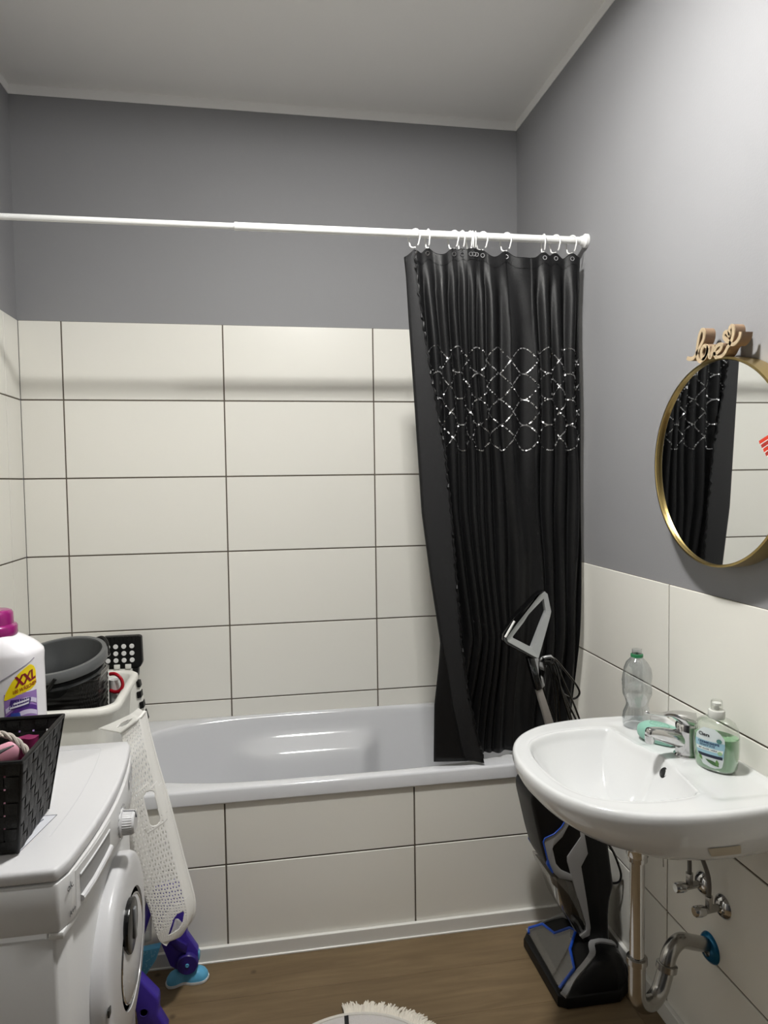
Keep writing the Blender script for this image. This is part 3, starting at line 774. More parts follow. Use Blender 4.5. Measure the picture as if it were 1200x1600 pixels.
# ------------------------------------------------------------------ mirror and love sign
MC = (1.775, -1.362, 1.515); MR = 0.238
t = root('round_mirror', (XR, MC[1], MC[2]), 'round wall mirror in a thin gold frame above the basin', 'mirror')
mk('frame', lathe([(MR-0.006, 0.046), (MR, 0.046), (MR, 0.0), (MR-0.0045, -0.0008), (MR-0.006, 0.0005), (MR-0.006, 0.012)], MC, 128, 'X', caps=False), M_GOLD, t, angle=30)
mk('mirror_glass', xf(lathe([(0.0, 0.0045), (MR-0.0064, 0.0045), (MR-0.0064, 0.009), (0.0, 0.009)], (0, 0, 0), 96, 'X'), Matrix.Translation(MC) @ Matrix.Rotation(radians(-1.0), 4, 'Z')), M_MIRROR, t, False)
# red sticker on the glass edge
ms = mat('red_sticker', (205, 60, 38), 0.4); mw = mat('pale_sticker', (225, 222, 218), 0.4)
so = root('mirror_sticker', (1.7784, -1.548, 1.548), 'small red and white striped sticker at the right of the mirror glass', 'sticker')
for k in range(4):
    y0, z0 = -1.511-0.0062*k, 1.557-0.0085*k
    pl = [(y0, z0), (y0-0.030, z0+0.012), (y0-0.033, z0+0.005), (y0-0.003, z0-0.007)]
    mk('stripe', prism(pl, YZ, 1.7745, 1.7752), ms if k % 2 == 0 else mat('red_sticker_dark', (170, 50, 40), 0.4), so, False)
    pl = [(y0-0.004, z0-0.0068), (y0-0.032, z0+0.0045), (y0-0.033, z0+0.003), (y0-0.005, z0-0.0083)]
    mk('stripe', prism(pl, YZ, 1.7743, 1.7752), mw, so, False)

LOVE = [
 [(-1.262,1.769),(-1.273,1.764),(-1.286,1.764),(-1.299,1.772),(-1.313,1.787),(-1.325,1.801),(-1.327,1.816),(-1.320,1.824),(-1.311,1.816),(-1.305,1.800),(-1.301,1.780),(-1.303,1.762),(-1.312,1.752),(-1.324,1.754),(-1.336,1.765),(-1.339,1.778),(-1.331,1.785),(-1.321,1.781),(-1.317,1.770),(-1.321,1.759),(-1.330,1.756),(-1.338,1.766),(-1.341,1.780),(-1.344,1.768),(-1.348,1.755),(-1.354,1.758),(-1.359,1.769),(-1.361,1.780)],
 [(-1.361,1.760),(-1.375,1.761),(-1.388,1.768),(-1.388,1.776),(-1.377,1.777),(-1.367,1.769),(-1.366,1.758),(-1.374,1.750),(-1.388,1.750),(-1.400,1.755),(-1.409,1.765),(-1.418,1.773),(-1.405,1.782),(-1.397,1.791),(-1.399,1.799),(-1.407,1.800),(-1.415,1.790),(-1.415,1.802),(-1.421,1.810),(-1.427,1.805),(-1.428,1.791),(-1.424,1.780),(-1.418,1.773),(-1.430,1.769),(-1.442,1.774),(-1.449,1.782),(-1.451,1.791)]]
def love_ribbon(path, x0, x1, w):
    P = spline([(0, y, z) for y, z in path], 5); V = []; Fc = []; n = len(P)
    for i, p in enumerate(P):
        d = (P[min(i+1, n-1)]-P[max(i-1, 0)]).normalized(); nn = Vector((0, -d.z, d.y))*w
        for x in (x0, x1):
            V += [(x, p.y+nn.y, p.z+nn.z), (x, p.y-nn.y, p.z-nn.z)]
    for i in range(n-1):
        a, b = 4*i, 4*i+4
        Fc += [(a, a+1, b+1, b), (a+2, b+2, b+3, a+3), (a, b, b+2, a+2), (a+1, a+3, b+3, b+1)]
    Fc += [(0, 2, 3, 1), (4*n-4, 4*n-3, 4*n-1, 4*n-2)]
    return V, Fc
M_GLIT = mat('gold_glitter', (208, 186, 152), 0.4, metal=0.3, bump=1.0, bscale=1500, var=0.5, vscale=900)
M_TAN = mat('tan_fibreboard', (150, 124, 100), 0.7, bump=0.2, bscale=300)
t = root('love_sign', (1.79, -1.36, 1.752), 'gold glitter cut-out love lettering with a heart, standing on the mirror', 'sign')
dz = 0.0025
shift = lambda pth: [(y, z+dz) for y, z in pth]
mk('lettering_block', join(*[love_ribbon(shift(p), 1.777, 1.802, 0.0037) for p in LOVE]), M_TAN, t, False)
mk('glitter_face', join(*[love_ribbon(shift(p), 1.7745, 1.7772, 0.0042) for p in LOVE]), M_GLIT, t, False)

# ------------------------------------------------------------------ upright wet vacuum
def build_vac():
    t = root('upright_vacuum', (1.66, -0.90, 0), 'black and silver upright wet vacuum cleaner with blue trim under the basin', 'vacuum cleaner')
    def pr(n, poly, y0, y1, m, bev=0.004, par=t, seg=2): return mk(n, prism(poly, XZ, y0, y1, bev, seg), m, par, angle=35)
    ya, yb = -0.932, -0.79
    body = [(1.508,.533),(1.508,.559),(1.525,.582),(1.565,.645),(1.595,.70),(1.645,.705),(1.69,.60),(1.728,.50),(1.757,.41),(1.750,.385),(1.767,.262),(1.755,.219),(1.751,.179),(1.751,.127),(1.755,.085),(1.736,.063),(1.672,.083),(1.672,.113),(1.655,.13),(1.668,.16),(1.652,.235),(1.63,.29),(1.592,.309),(1.572,.317),(1.560,.335),(1.549,.361),(1.535,.413)]
    pr('motor_body', body, ya, yb, M_BLACK, 0.012, t, 3)
    tank = [(1.562,.318),(1.571,.287),(1.588,.271),(1.597,.237),(1.612,.192),(1.648,.128),(1.664,.124),(1.675,.137),(1.677,.155),(1.655,.230),(1.637,.290),(1.592,.306)]
    pr('dirt_tank', tank, ya-0.002, yb+0.002, M_SMOKE, 0.006)
    pr('tank_filter', [(1.60,.29),(1.615,.225),(1.645,.150),(1.66,.15),(1.648,.215),(1.63,.285)], ya+0.05, yb-0.05, mat('grey_filter', (120, 114, 108), 0.8), 0.004)
    for s, (y0, y1) in enumerate(((ya-0.0035, ya+0.004), (yb-0.004, yb+0.0035))):
        s1 = [(1.629,.478),(1.614,.487),(1.598,.460),(1.577,.441),(1.548,.431),(1.543,.423),(1.558,.360),(1.565,.336),(1.575,.323),(1.590,.307),(1.635,.293),(1.631,.313),(1.597,.331),(1.581,.351),(1.570,.398),(1.574,.407),(1.601,.431)]
        pr('side_panel', s1, y0, y1, M_SILV, 0.0012)
        s2 = [(1.655,.458),(1.659,.425),(1.616,.369),(1.616,.354),(1.648,.242),(1.653,.231),(1.676,.155),(1.675,.137),(1.655,.123),(1.664,.113),(1.687,.121),(1.690,.143),(1.678,.228),(1.660,.335),(1.681,.372),(1.668,.446)]
        pr('side_panel', s2, y0, y1, M_SILV, 0.0012)
        bl = [(1.614,.487),(1.598,.462),(1.575,.443),(1.546,.433),(1.541,.423),(1.556,.360),(1.570,.327)]
        pth = [(x, y0-0.0004 if s == 0 else y1+0.0004, z) for x, z in bl]
        mk('blue_trim', tube(pth, 0.0022, 6), M_BLUE, t)
        pr('blue_insert', [(1.552,.352),(1.560,.338),(1.572,.320),(1.566,.334),(1.559,.362),(1.555,.372)], y0-0.001 if s == 0 else y0, y1 if s == 0 else y1+0.001, M_BLUE, 0.0008)
    # foot with brush window
    fp = [(1.537,-0.785),(1.562,-0.752),(1.60,-0.745),(1.775,-0.80),(1.795,-0.84),(1.795,-0.955),(1.773,-1.013),(1.721,-1.052),(1.565,-1.05),(1.541,-1.035)]
    cxy = (1.66, -0.90)
    def fz(x): return interp([(1.53, 0.030), (1.55, 0.036), (1.66, 0.098), (1.72, 0.102), (1.76, 0.092), (1.80, 0.055)], x)
    dense = []
    for (a, b) in zip(fp, fp[1:]+fp[:1]):
        for k in range(6): dense.append((lerp(a[0], b[0], k/6), lerp(a[1], b[1], k/6)))
    def rg(s, zf): return [(cxy[0]+(x-cxy[0])*s, cxy[1]+(y-cxy[1])*s, zf(cxy[0]+(x-cxy[0])*s)) for x, y in dense]
    R = [rg(1.0, lambda x: 0.003), rg(1.0, lambda x: 0.026), rg(0.985, lambda x: 0.031), rg(0.955, lambda x: 0.033)]
    for s in (0.93, 0.85, 0.75, 0.6, 0.45, 0.3, 0.15): R.append(rg(s, lambda x, s=s: max(0.033, fz(x)*(1 if s < 0.8 else lerp(0.72, 1, (0.93-s)/0.13)) if s < 0.93 else 0.7*fz(x))))
    mk('floor_head', rings(R), M_BLACK, t, angle=35)
    win = [(1.552,-0.790),(1.560,-0.772),(1.598,-0.792),(1.612,-0.850),(1.655,-0.868),(1.664,-0.888),(1.624,-0.935),(1.607,-1.000),(1.551,-1.024)]
    def wz(x, y): return fz(x)+0.004
    bm = [(x, y, wz(x, y)) for x, y in win]; top = [(x, y, z+0.006) for x, y, z in bm]; n = len(win)
    mk('brush_window', (bm+top, [tuple(range(n)), tuple(range(n, 2*n))]+[(i, (i+1) % n, n+(i+1) % n, n+i) for i in range(n)]), M_SMOKE, t, False)
    mk('window_trim', tube([(x, y, z+0.005) for x, y, z in bm], 0.0045, 8), M_BLUE, t)
    mk('brush_roll', tube([(1.575, -0.79, 0.033), (1.575, -1.02, 0.033)], 0.016, 14), mat('grey_brush', (88, 84, 80), 0.9, bump=1, bscale=300), t)
    def band(pts, nm, w, m, dz=0.002):
        P = spline([(x, y, 0) for x, y in pts], 4); V = []; k = len(P)
        for i, p in enumerate(P):
            d = (P[min(i+1, k-1)]-P[max(i-1, 0)]).normalized(); nn = Vector((-d.y, d.x, 0))*w
            for q in (p+nn, p-nn):
                z = foot_z(q.x, q.y); V += [(q.x, q.y, z+dz+0.003), (q.x, q.y, z-0.004)]
        Fc = []
        for i in range(k-1):
            a, b = 4*i, 4*i+4; Fc += [(a, a+2, b+2, b), (a+1, b+1, b+3, a+3), (a, b, b+1, a+1), (a+2, a+3, b+3, b+2)]
        Fc += [(0, 1, 3, 2), (4*k-4, 4*k-2, 4*k-1, 4*k-3)]
        return mk(nm, (V, Fc), m, t, False)
    def foot_z(x, y):
        best = 0.03
        r = 1.0
        # radial fraction
        dx, dy = x-cxy[0], y-cxy[1]; m_ = 9
        for i in range(len(dense)):
            (ax, ay), (bx, by) = dense[i], dense[(i+1) % len(dense)]
            ax -= cxy[0]; ay -= cxy[1]; bx -= cxy[0]; by -= cxy[1]
            den = dx*(by-ay)-dy*(bx-ax)
            if abs(den) < 1e-12: continue
            tt = (ax*(by-ay)-ay*(bx-ax))/den; uu = (ax*dy-ay*dx)/den
            if tt > 0 and -1e-6 <= uu <= 1+1e-6: m_ = min(m_, tt)
        s = 1/m_ if m_ < 9 else 0.5
        return max(0.033, fz(x)*(1 if s < 0.8 else lerp(1, 0.72, min(1, (s-0.8)/0.13))))
    band([(1.556,-0.762),(1.60,-0.770),(1.66,-0.800),(1.685,-0.835)], 'silver_band', 0.008, M_SILV)
    band([(1.765,-0.945),(1.715,-0.938),(1.688,-0.945),(1.670,-0.985),(1.635,-1.005),(1.590,-1.018),(1.556,-1.038)], 'silver_band', 0.009, M_SILV)
    mk('side_wheel', xf(lathe([(0.0, 0.006), (0.008, 0.006), (0.009, 0.004), (0.017, 0.004), (0.019, 0.0), (0.019, -0.01)], (0, 0, 0), 28), Matrix.Translation((1.742, -0.985, 0.078)) @ Matrix.Rotation(radians(62), 4, 'X')), mat('dark_grey_plastic', (62, 62, 64), 0.4), t)
    mk('hinge', tube([(1.715, -0.93, 0.085), (1.715, -0.79, 0.085)], 0.03, 20), M_BLACK, t)
    # pole and handle, leaning back to the left
    yc = -0.862
    pr('pole', [(1.549,.853),(1.566,.857),(1.632,.66),(1.606,.655)], yc-0.012, yc+0.012, mat('pole_grey', (150, 145, 140), 0.4, metal=0.3), 0.003)
    pr('neck_grip', [(1.520,.952),(1.542,.952),(1.565,.856),(1.547,.850)], yc-0.015, yc+0.015, M_BLACKG, 0.004)
    pr('neck_panel', [(1.539,.952),(1.554,.949),(1.556,.901),(1.567,.892),(1.573,.865),(1.563,.856)], yc-0.015, yc+0.015, M_SILV, 0.003)
    outl = [(1.573,1.150),(1.583,1.141),(1.594,1.088),(1.591,1.074),(1.554,0.949),(1.538,0.956),(1.457,1.004),(1.452,1.014),(1.456,1.026),(1.549,1.134)]
    inn = [(1.571,1.127),(1.572,1.126),(1.578,1.090),(1.576,1.083),(1.534,0.982),(1.531,0.983),(1.475,1.014),(1.475,1.019),(1.509,1.060),(1.524,1.082)]
    V = []; n = len(outl)
    for (p, dy) in ((outl, -0.012), (inn, -0.009), (inn, 0.009), (outl, 0.012)):
        V += [(x, yc+dy, z) for x, z in p]
    Fc = []
    for r in range(4):
        for i in range(n):
            j = (i+1) % n; r2 = (r+1) % 4; Fc.append((r*n+i, r*n+j, r2*n+j, r2*n+i))
    hd = mk('loop_handle', (V, Fc), mat('handle_silver', (176, 178, 178), 0.3, metal=0.3), t, False)
    md = hd.modifiers.new('b', 'BEVEL'); md.width = 0.003; md.segments = 2
    hb = [(1.575,1.152),(1.561,1.150),(1.545,1.139),(1.479,1.077),(1.444,1.030),(1.441,1.010),(1.453,0.996),(1.536,0.949),(1.548,0.938),(1.553,0.947),(1.539,0.957),(1.458,1.005),(1.455,1.016),(1.549,1.135)]
    hbk = mk('handle_cover', prism(hb, XZ, yc-0.014, yc+0.014, 0.003, 2), M_BLACKG, t, angle=35)
    mk('handle_badge', tube([(1.449, yc-0.0145, 1.019), (1.478, yc-0.0145, 1.066)], 0.0035, 8), M_PLAS, hbk)
    # cord hooks
    mk('cord_hook', join(tube([(1.556, yc, .928), (1.578, yc, .918)], 0.011, 14), tube([(1.558, yc, .940), (1.575, yc-0.01, .951), (1.592, yc-0.012, .953), (1.598, yc-0.012, .945)], 0.005, 10)), M_SILV, t)
    # cord loops
    loops = [[(1.565,.945),(1.592,.94),(1.610,.90),(1.625,.81),(1.632,.70),(1.62,.64)],
             [(1.566,.947),(1.598,.942),(1.618,.88),(1.655,.80),(1.690,.72),(1.68,.65)],
             [(1.566,.949),(1.604,.945),(1.645,.90),(1.684,.85),(1.691,.825),(1.672,.812),(1.64,.83)],
             [(1.565,.944),(1.594,.936),(1.613,.89),(1.644,.81),(1.668,.73),(1.66,.64)],
             [(1.566,.940),(1.575,.915),(1.573,.838),(1.612,.755),(1.64,.66)],
             [(1.566,.941),(1.585,.92),(1.60,.86),(1.61,.76),(1.60,.66)],
             [(1.566,.948),(1.600,.944),(1.630,.88),(1.675,.78),(1.70,.70),(1.69,.64)],
             [(1.565,.944),(1.60,.93),(1.625,.84),(1.655,.74),(1.65,.66)]]
    mk('power_cord', join(*[tube(spline([(x, yc-0.004-0.003*i+0.02*(k/5), z) for k, (x, z) in enumerate(L)], 8), 0.0031, 8) for i, L in enumerate(loops)]), M_BLACKG, t)
    mk('cord_end', tube(spline([(1.742, -0.86, .41), (1.752, -0.89, .392), (1.778, -0.90, .352), (1.800, -0.90, .298), (1.806, -0.90, .268), (1.795, -0.90, .250), (1.764, -0.885, .244)], 8), 0.0036, 8), M_BLACKG, t)
build_vac()

# ------------------------------------------------------------------ washing machine
WY0, WY1, WX0 = -1.605, -1.040, XL+0.004
def bulge(y, k=0.026): return 0.421+k*max(0, 1-((y+1.3225)/0.2825)**2)
def plan_poly(front, y0=WY0, y1=WY1, n=20, rc=0.012):
    p = [(WX0, y0), ]
    for i in range(n+1):
        y = lerp(y0, y1, i/n); p.append((front(y)-(rc*0.6 if i in (0, n) else 0), y))
    p.append((WX0, y1)); return p
def build_washer():
    t = root('washing_machine', (0.14, -1.32, 0), 'white front-loading washing machine against the left wall', 'washing machine')
    mk('cabinet', box(WX0, 0.398, WY0+0.004, WY1-0.004, 0.012, 0.826, 0.004), mat('cabinet_grey_white', (214, 214, 214), 0.35), t)
    mk('front_panel', prism(plan_poly(lambda y: bulge(y, 0.012)-0.006, WY0+0.002, WY1-0.002), XY, 0.09, 0.735, 0.005), M_WPAN, t, angle=40)
    mk('plinth', box(0.36, 0.412, WY0+0.006, WY1-0.006, 0.012, 0.088, 0.004), M_WPAN, t)
    for y in (WY0+0.05, WY1-0.05):
        for x in (WX0+0.05, 0.36): mk('foot', lathe([(0.022, 0), (0.022, 0.008), (0.012, 0.014)], (x, y, 0), 16), M_BLACK, t)
    # top lid with bulged front, rounded edges
    lid = mk('lid', prism(plan_poly(lambda y: bulge(y, 0.024)), XY, 0.828, 0.852, 0.007, 3), M_WASH, t, angle=40)
    # engraved outline on the lid
    gl = mat('lid_groove', (196, 197, 200), 0.4)
    gp = [(0.30+0.0, -1.078, 0.8522), (0.358, -1.078, 0.8522)]+[(bulge(y, 0.024)-0.066+0.0, y, 0.8522) for y in [lerp(-1.09, -1.53, k/12) for k in range(13)]]+[(0.05, -1.56, 0.8522)]
    mk('groove_line', tube(gp[1:14], 0.0006, 4), gl, lid); mk('groove_line', tube([(0.02, -1.078, 0.8522), (0.358, -1.078, 0.8522)], 0.0006, 4), gl, lid)
    stick = mk('sticker', prism([(0.22, -1.536), (0.335, -1.536), (0.358, -1.41), (0.24, -1.41)], XY, 0.8519, 0.8524), mat('clear_sticker', (212, 214, 220), 0.3), lid, False)
    q = [(0.22, -1.536), (0.335, -1.536), (0.358, -1.41), (0.24, -1.41)]
    mk('sticker_frame', tube([(x, y, 0.8525) for x, y in q], 0.0007, 4, True), mat('frame_ink', (100, 102, 108), 0.5), stick)
    mk('drawing', join(tube([(0.30, -1.53, 0.8525), (0.322, -1.49, 0.8525), (0.322, -1.46, 0.8525), (0.338, -1.425, 0.8525)], 0.0018, 4), tube([(0.318, -1.48, 0.8525), (0.30, -1.475, 0.8525)], 0.0015, 4)), mat('drawing_ink', (120, 122, 132), 0.5), stick)
    mk('drawing', lathe([(0, 0.0), (0.019, 0.0)], (0.312, -1.475, 0.85255), 20), mat('drawing_grey', (172, 174, 182), 0.5), stick)
    # control panel
    fx = lambda y: bulge(y, 0.028)+0.001
    poly = plan_poly(fx)
    cp = mk('control_panel', prism([p for p in poly], XY, 0.742, 0.8268, 0.005, 2), M_WPAN, t, angle=40)
    mk('panel_skirt', prism([(0.397, WY0+0.001)]+[(bulge(y, 0.02)+0.0, y) for y in [lerp(WY0+0.001, WY1-0.001, k/16) for k in range(17)]]+[(0.397, WY1-0.001)], XY, 0.730, 0.743, 0.003), M_WPAN, t, angle=40)
    # detergent drawer with a raised lower lip; finger recess is shade in a flat patch's colour
    md_ = mat('recess_shade_grey', (150, 150, 150), 0.5)
    def onp(y, z, off=0.0): return (fx(y)+off, y, z)
    dr = mk('detergent_drawer', prism([(fx(y)-0.012, y) for y in (-1.575+0.0, -1.385)]+[(fx(y)+0.0008, y) for y in [lerp(-1.385, -1.56, k/8) for k in range(9)]], XY, 0.750, 0.822, 0.001), M_WPAN, cp, False)
    mk('drawer_recess_shade', ([onp(-1.545, 0.803, .0012), onp(-1.49, 0.803, .0012), onp(-1.43, 0.803, .0012), onp(-1.395, 0.803, .0012), onp(-1.395, 0.778, .0012), onp(-1.43, 0.772, .0012), onp(-1.49, 0.768, .0012), onp(-1.545, 0.765, .0012)], [(0, 1, 6, 7), (1, 2, 5, 6), (2, 3, 4, 5)]), md_, dr, False)
    mk('drawer_grip', tube([onp(-1.545, 0.763, .002), onp(-1.49, 0.764, .002), onp(-1.43, 0.768, .002), onp(-1.395, 0.771, .002)], 0.006, 8), M_WASH, dr)
    mk('drawer_edge', tube([onp(-1.545, 0.805, .001), onp(-1.49, 0.806, .001), onp(-1.43, 0.806, .001), onp(-1.395, 0.806, .001)], 0.0022, 6), M_WASH, dr)
    ink = mat('panel_ink', (70, 72, 76), 0.5)
    def ptxt(s, size, y, z, par):
        T = text2d(s, size, 0.0003); return mk('lettering', place2d(T, lambda a, b: onp(y+a, z+b, 0.0012)), ink, par, False)
    ptxt('ok.', 0.018, -1.580, 0.807, cp); ptxt('A++', 0.012, -1.575, 0.760, cp)
    # programme dial
    ky, kz = -1.297, 0.770; kx = fx(ky)
    kn = mk('programme_dial', lathe([(0.029, 0.0), (0.029, 0.003), (0.0245, 0.005), (0.0235, 0.026), (0.021, 0.029), (0.0, 0.0295)], (kx, ky, kz), 40, 'X'), M_WASH, cp)
    mk('grip_ribs', join(*[tube([(kx+0.006, ky+0.0242*cos(a), kz+0.0242*sin(a)), (kx+0.024, ky+0.0238*cos(a), kz+0.0238*sin(a))], 0.0009, 5) for a in [2*pi*k/32 for k in range(32)]]), mat('rib_grey', (200, 200, 200), 0.4), kn)
    mk('pointer', tube([(kx+0.004, ky, kz+0.0252), (kx+0.028, ky, kz+0.0235), (kx+0.0305, ky, kz+0.01)], 0.0014, 5), ink, kn)
    V = []; Fc = []
    for k in range(14):
        a = radians(25+k*24); r1 = 0.036; c = (ky+r1*cos(a), kz+r1*sin(a)*0.92); w = 0.011
        i = len(V); V += [onp(c[0]-0.0007, c[1]-0.001, .0012), onp(c[0]+w, c[1]-0.001, .0012), onp(c[0]+w, c[1]+0.001, .0012), onp(c[0]-0.0007, c[1]+0.001, .0012)]; Fc.append((i, i+1, i+2, i+3))
    mk('programme_marks', (V, Fc), ink, cp, False)
    mk('display', ([onp(-1.19, 0.818, .0012), onp(-1.10, 0.818, .0012), onp(-1.10, 0.79, .0012), onp(-1.19, 0.79, .0012)], [(0, 1, 2, 3)]), mat('display_grey', (150, 152, 158), 0.2), cp, False)
    for k in range(4): mk('push_button', box(fx(-1.16+0.018*k)-0.003, fx(-1.16+0.018*k)+0.004, -1.20+0.024*k-0.008, -1.20+0.024*k+0.008, 0.757, 0.765, 0.002), M_WASH, cp)
    # door
    dc = (0.0, -1.292, 0.496)
    dr = mk('door', lathe([(0.178, 0.420), (0.187, 0.424), (0.188, 0.444), (0.185, 0.452), (0.177, 0.4565), (0.155, 0.461), (0.115, 0.4645), (0.113, 0.455)], dc, 96, 'X', caps=False), M_WASH, t, angle=50)
    mk('door_gap', lathe([(0.116, 0.459), (0.098, 0.459)], dc, 64, 'X'), mat('dark_gap', (10, 10, 12), 0.2), dr)
    mk('chrome_ring', tube([(0.4632, dc[1]+0.1015*cos(2*pi*k/64), dc[2]+0.1015*sin(2*pi*k/64)) for k in range(64)], 0.0022, 8, True), M_CHROME, dr)
    cv_ = mk('centre_cover', lathe([(0.1, 0.452), (0.099, 0.4635), (0.09, 0.467), (0.06, 0.470), (0.0, 0.472)], dc, 64, 'X'), M_WASH, dr, angle=50)
    zc_ = dc[2]+0.070; yh_ = dc[1]-0.035
    hp = [(yh_+0.052*cos(a), zc_+0.052*sin(a)*(1 if sin(a) > 0 else 1.05)) for a in [2*pi*k/28 for k in range(28)]]
    mk('door_handle', prism(hp, YZ, 0.461, 0.4735, 0.002), mat('handle_black', (13, 13, 14), 0.25), dr, angle=40)
    mk('grip_bar', box(0.472, 0.478, yh_+0.004, yh_+0.018, zc_-0.036, zc_+0.030, 0.003), mat('grip_grey', (128, 130, 132), 0.35), dr)
    # oval moulding and small catch below the door
    mk('catch', box(0.4545, 0.4585, -1.480, -1.466, 0.488, 0.503, 0.0008), mat('catch_dark', (40, 40, 40), 0.4), t)
build_washer()

# ------------------------------------------------------------------ detergent bottle
def build_detergent():
    c = Vector((0.179, -1.205, 0.8535)); yw = radians(-5)
    wa = Vector((cos(yw), sin(yw), 0)); na = Vector((sin(yw), -cos(yw), 0))     # na points to the viewer
    prof = [(0.90, 0.80, 0.0), (0.98, 0.95, 0.006), (1.0, 1.0, 0.02), (1.0, 1.0, 0.12), (0.995, 1.0, 0.2), (0.99, 1.0, 0.250), (1.0, 1.0, 0.268), (0.985, 0.99, 0.276), (0.90, 0.95, 0.285), (0.77, 0.88, 0.295), (0.60, 0.80, 0.304), (0.46, 0.72, 0.310), (0.43, 0.66, 0.315)]
    AW, AN = 0.098, 0.062
    def surf(a, z, off=0.0):
        tw = [(p[2], p[0]) for p in prof]; tn = [(p[2], p[1]) for p in prof]
        x, y = superell(a, 2.9); p = c+wa*(AW*interp(tw, z)*x)+na*(AN*interp(tn, z)*y); p.z = c.z+z
        return p+(wa*x/AW+na*y/AN).normalized()*off
    A = [2*pi*i/80 for i in range(80)]
    zs = sorted(set([p[2] for p in prof]+[0.05, 0.09, 0.16, 0.225, 0.272, 0.28, 0.29, 0.30]))
    t = root('detergent_bottle', c, 'large white detergent bottle with magenta cap, on the washing machine', 'bottle')
    mk('bottle_body', rings([[surf(a, z) for a in A] for z in zs]), mat('bottle_white', (228, 226, 230), 0.22, coat=0.2), t, angle=50)
    mg = mat('magenta_plastic', (136, 18, 100), 0.25, coat=0.3)
    mk('screw_cap', lathe([(0.046, 0.310), (0.048, 0.313), (0.048, 0.329), (0.0455, 0.333), (0.041, 0.335), (0.040, 0.358), (0.037, 0.363), (0.032, 0.365), (0.0, 0.365)], c, 48), mg, t, angle=50)
    # moulded line on the shoulder
    a0 = radians(62)
    def at(u, z, off=0.0004):              # u = metres from the front centre line, to the right
        # walk the superellipse by arc length
        i = min(range(len(ARC)), key=lambda k: abs(ARC[k][0]-u)); return surf(ARC[i][1], z, off)
    ARC = []; n = 700; s = 0; prev = None
    for k in range(n+1):
        a = pi/2-(pi/2+0.6)*k/n; p = surf(a, 0.1)
        if prev is not None: s += (p-prev).length
        prev = p; ARC.append((s, a))
    mk('moulded_line', tube([at(lerp(0.024, 0.108, k/16), lerp(0.217, 0.266, k/16), 0.0) for k in range(17)], 0.0012, 6), mat('line_grey', (150, 146, 158), 0.4), t)
    # front label in three printed zones
    U0, U1 = 0.046, 0.112; DV = 0.073
    def lab(name, pts, rgb, off, nsub=10):
        # pts: polygon as left/right boundaries by v -> grid
        def f(a, b):
            v = lerp(pts[0][0], pts[-1][0], b); l = interp([(p[0], p[1]) for p in pts], v); r = interp([(p[0], p[2]) for p in pts], v)
            return at(lerp(l, r, a), v+DV, off)
        return mk(name, grid(16, 14, f), mat(name+'_ink', rgb, 0.35), t)
    lb = lab('label', [(0.03, U0, U1), (0.10, U0, U1), (0.124, U0, U1)], (150, 118, 182), 0.0005)
    def sub(name, pts, rgb, off):
        def f(a, b):
            v = lerp(pts[0][0], pts[-1][0], b); l = interp([(p[0], p[1]) for p in pts], v); r = interp([(p[0], p[2]) for p in pts], v)
            return at(lerp(l, r, a), v+DV, off)
        return mk(name, grid(16, 14, f), mat(name+'_ink', rgb, 0.35), lb)
    def ytop(u): return 0
    sub('yellow_flash', [(0.112, U0, U0+0.004), (0.120, U0+0.001, U0+0.028), (0.128, U0+0.004, U0+0.052), (0.136, U0+0.008, U1), (0.15, U0+0.016, U1), (0.165, U0+0.028, U1), (0.175, U0+0.040, U1-0.004), (0.181, U0+0.050, U1-0.012)], (240, 214, 28), 0.0008)
    for k, (v0, col) in enumerate([(0.040, (96, 60, 140)), (0.056, (205, 196, 222)), (0.064, (84, 46, 132)), (0.078, (210, 202, 226)), (0.030, (222, 214, 232))]):
        P = [at(lerp(U0+0.002, U1-0.002, q/14), DV+v0+0.020*sin(pi*q/14*0.8)+0.006*k*0.3, 0.0009+0.0001*k) for q in range(15)]
        P2 = [at(lerp(U0+0.002, U1-0.002, q/14), DV+v0+0.020*sin(pi*q/14*0.8)+0.010+0.006*k*0.3, 0.0009+0.0001*k) for q in range(15)]
        mk('swirl_print', ([tuple(p) for p in P+P2], [(q, q+1, 16+q, 15+q) for q in range(14)]), mat('swirl_%d' % k, col, 0.35), lb)
    sub('navy_strip', [(0.092, U0+0.008, U1-0.02), (0.112, U0+0.012, U1-0.014)], (62, 40, 110), 0.0012)
    mr = mat('dark_red_print', (128, 22, 40), 0.4); mor = mat('brown_red_print', (150, 70, 20), 0.4); mwh = mat('white_print', (222, 220, 230), 0.4)
    def txt(s, size, u, v, m, bold, slope=0.22, name='lettering', sx=1.0):
        T = text2d(s, size, bold); return mk(name, place2d(T, lambda a, b: at(u+a*sx, v+b+a*slope+DV, 0.0014)), m, lb, False)
    txt('XXL', 0.030, U0+0.043, 0.153, mr, 0.0012, sx=0.72); txt('100 WÄSCHEN', 0.0105, U0+0.041, 0.134, mor, 0.0003, sx=0.72)
    for k, (u, v, w) in enumerate([(U0+0.032, 0.1055, 0.030), (U0+0.028, 0.098, 0.036)]):
        mk('print_line', place2d(rect2d(-w/2, w/2, -0.0018, 0.0018, 8), lambda a, b: at(u+a, v+b+a*0.18+DV, 0.0015)), mwh, lb, False)
    sub('white_tag', [(0.060, U0+0.012, U0+0.028), (0.078, U0+0.012, U0+0.028)], (225, 215, 222), 0.0016)
    sub('blue_tag', [(0.074, U0+0.010, U0+0.030), (0.084, U0+0.012, U0+0.028)], (50, 70, 150), 0.0018)
    txt('100', 0.012, U0+0.020, 0.0665, mat('red_print', (196, 40, 50), 0.4), 0.0004, 0.0, sx=0.75)
build_detergent()

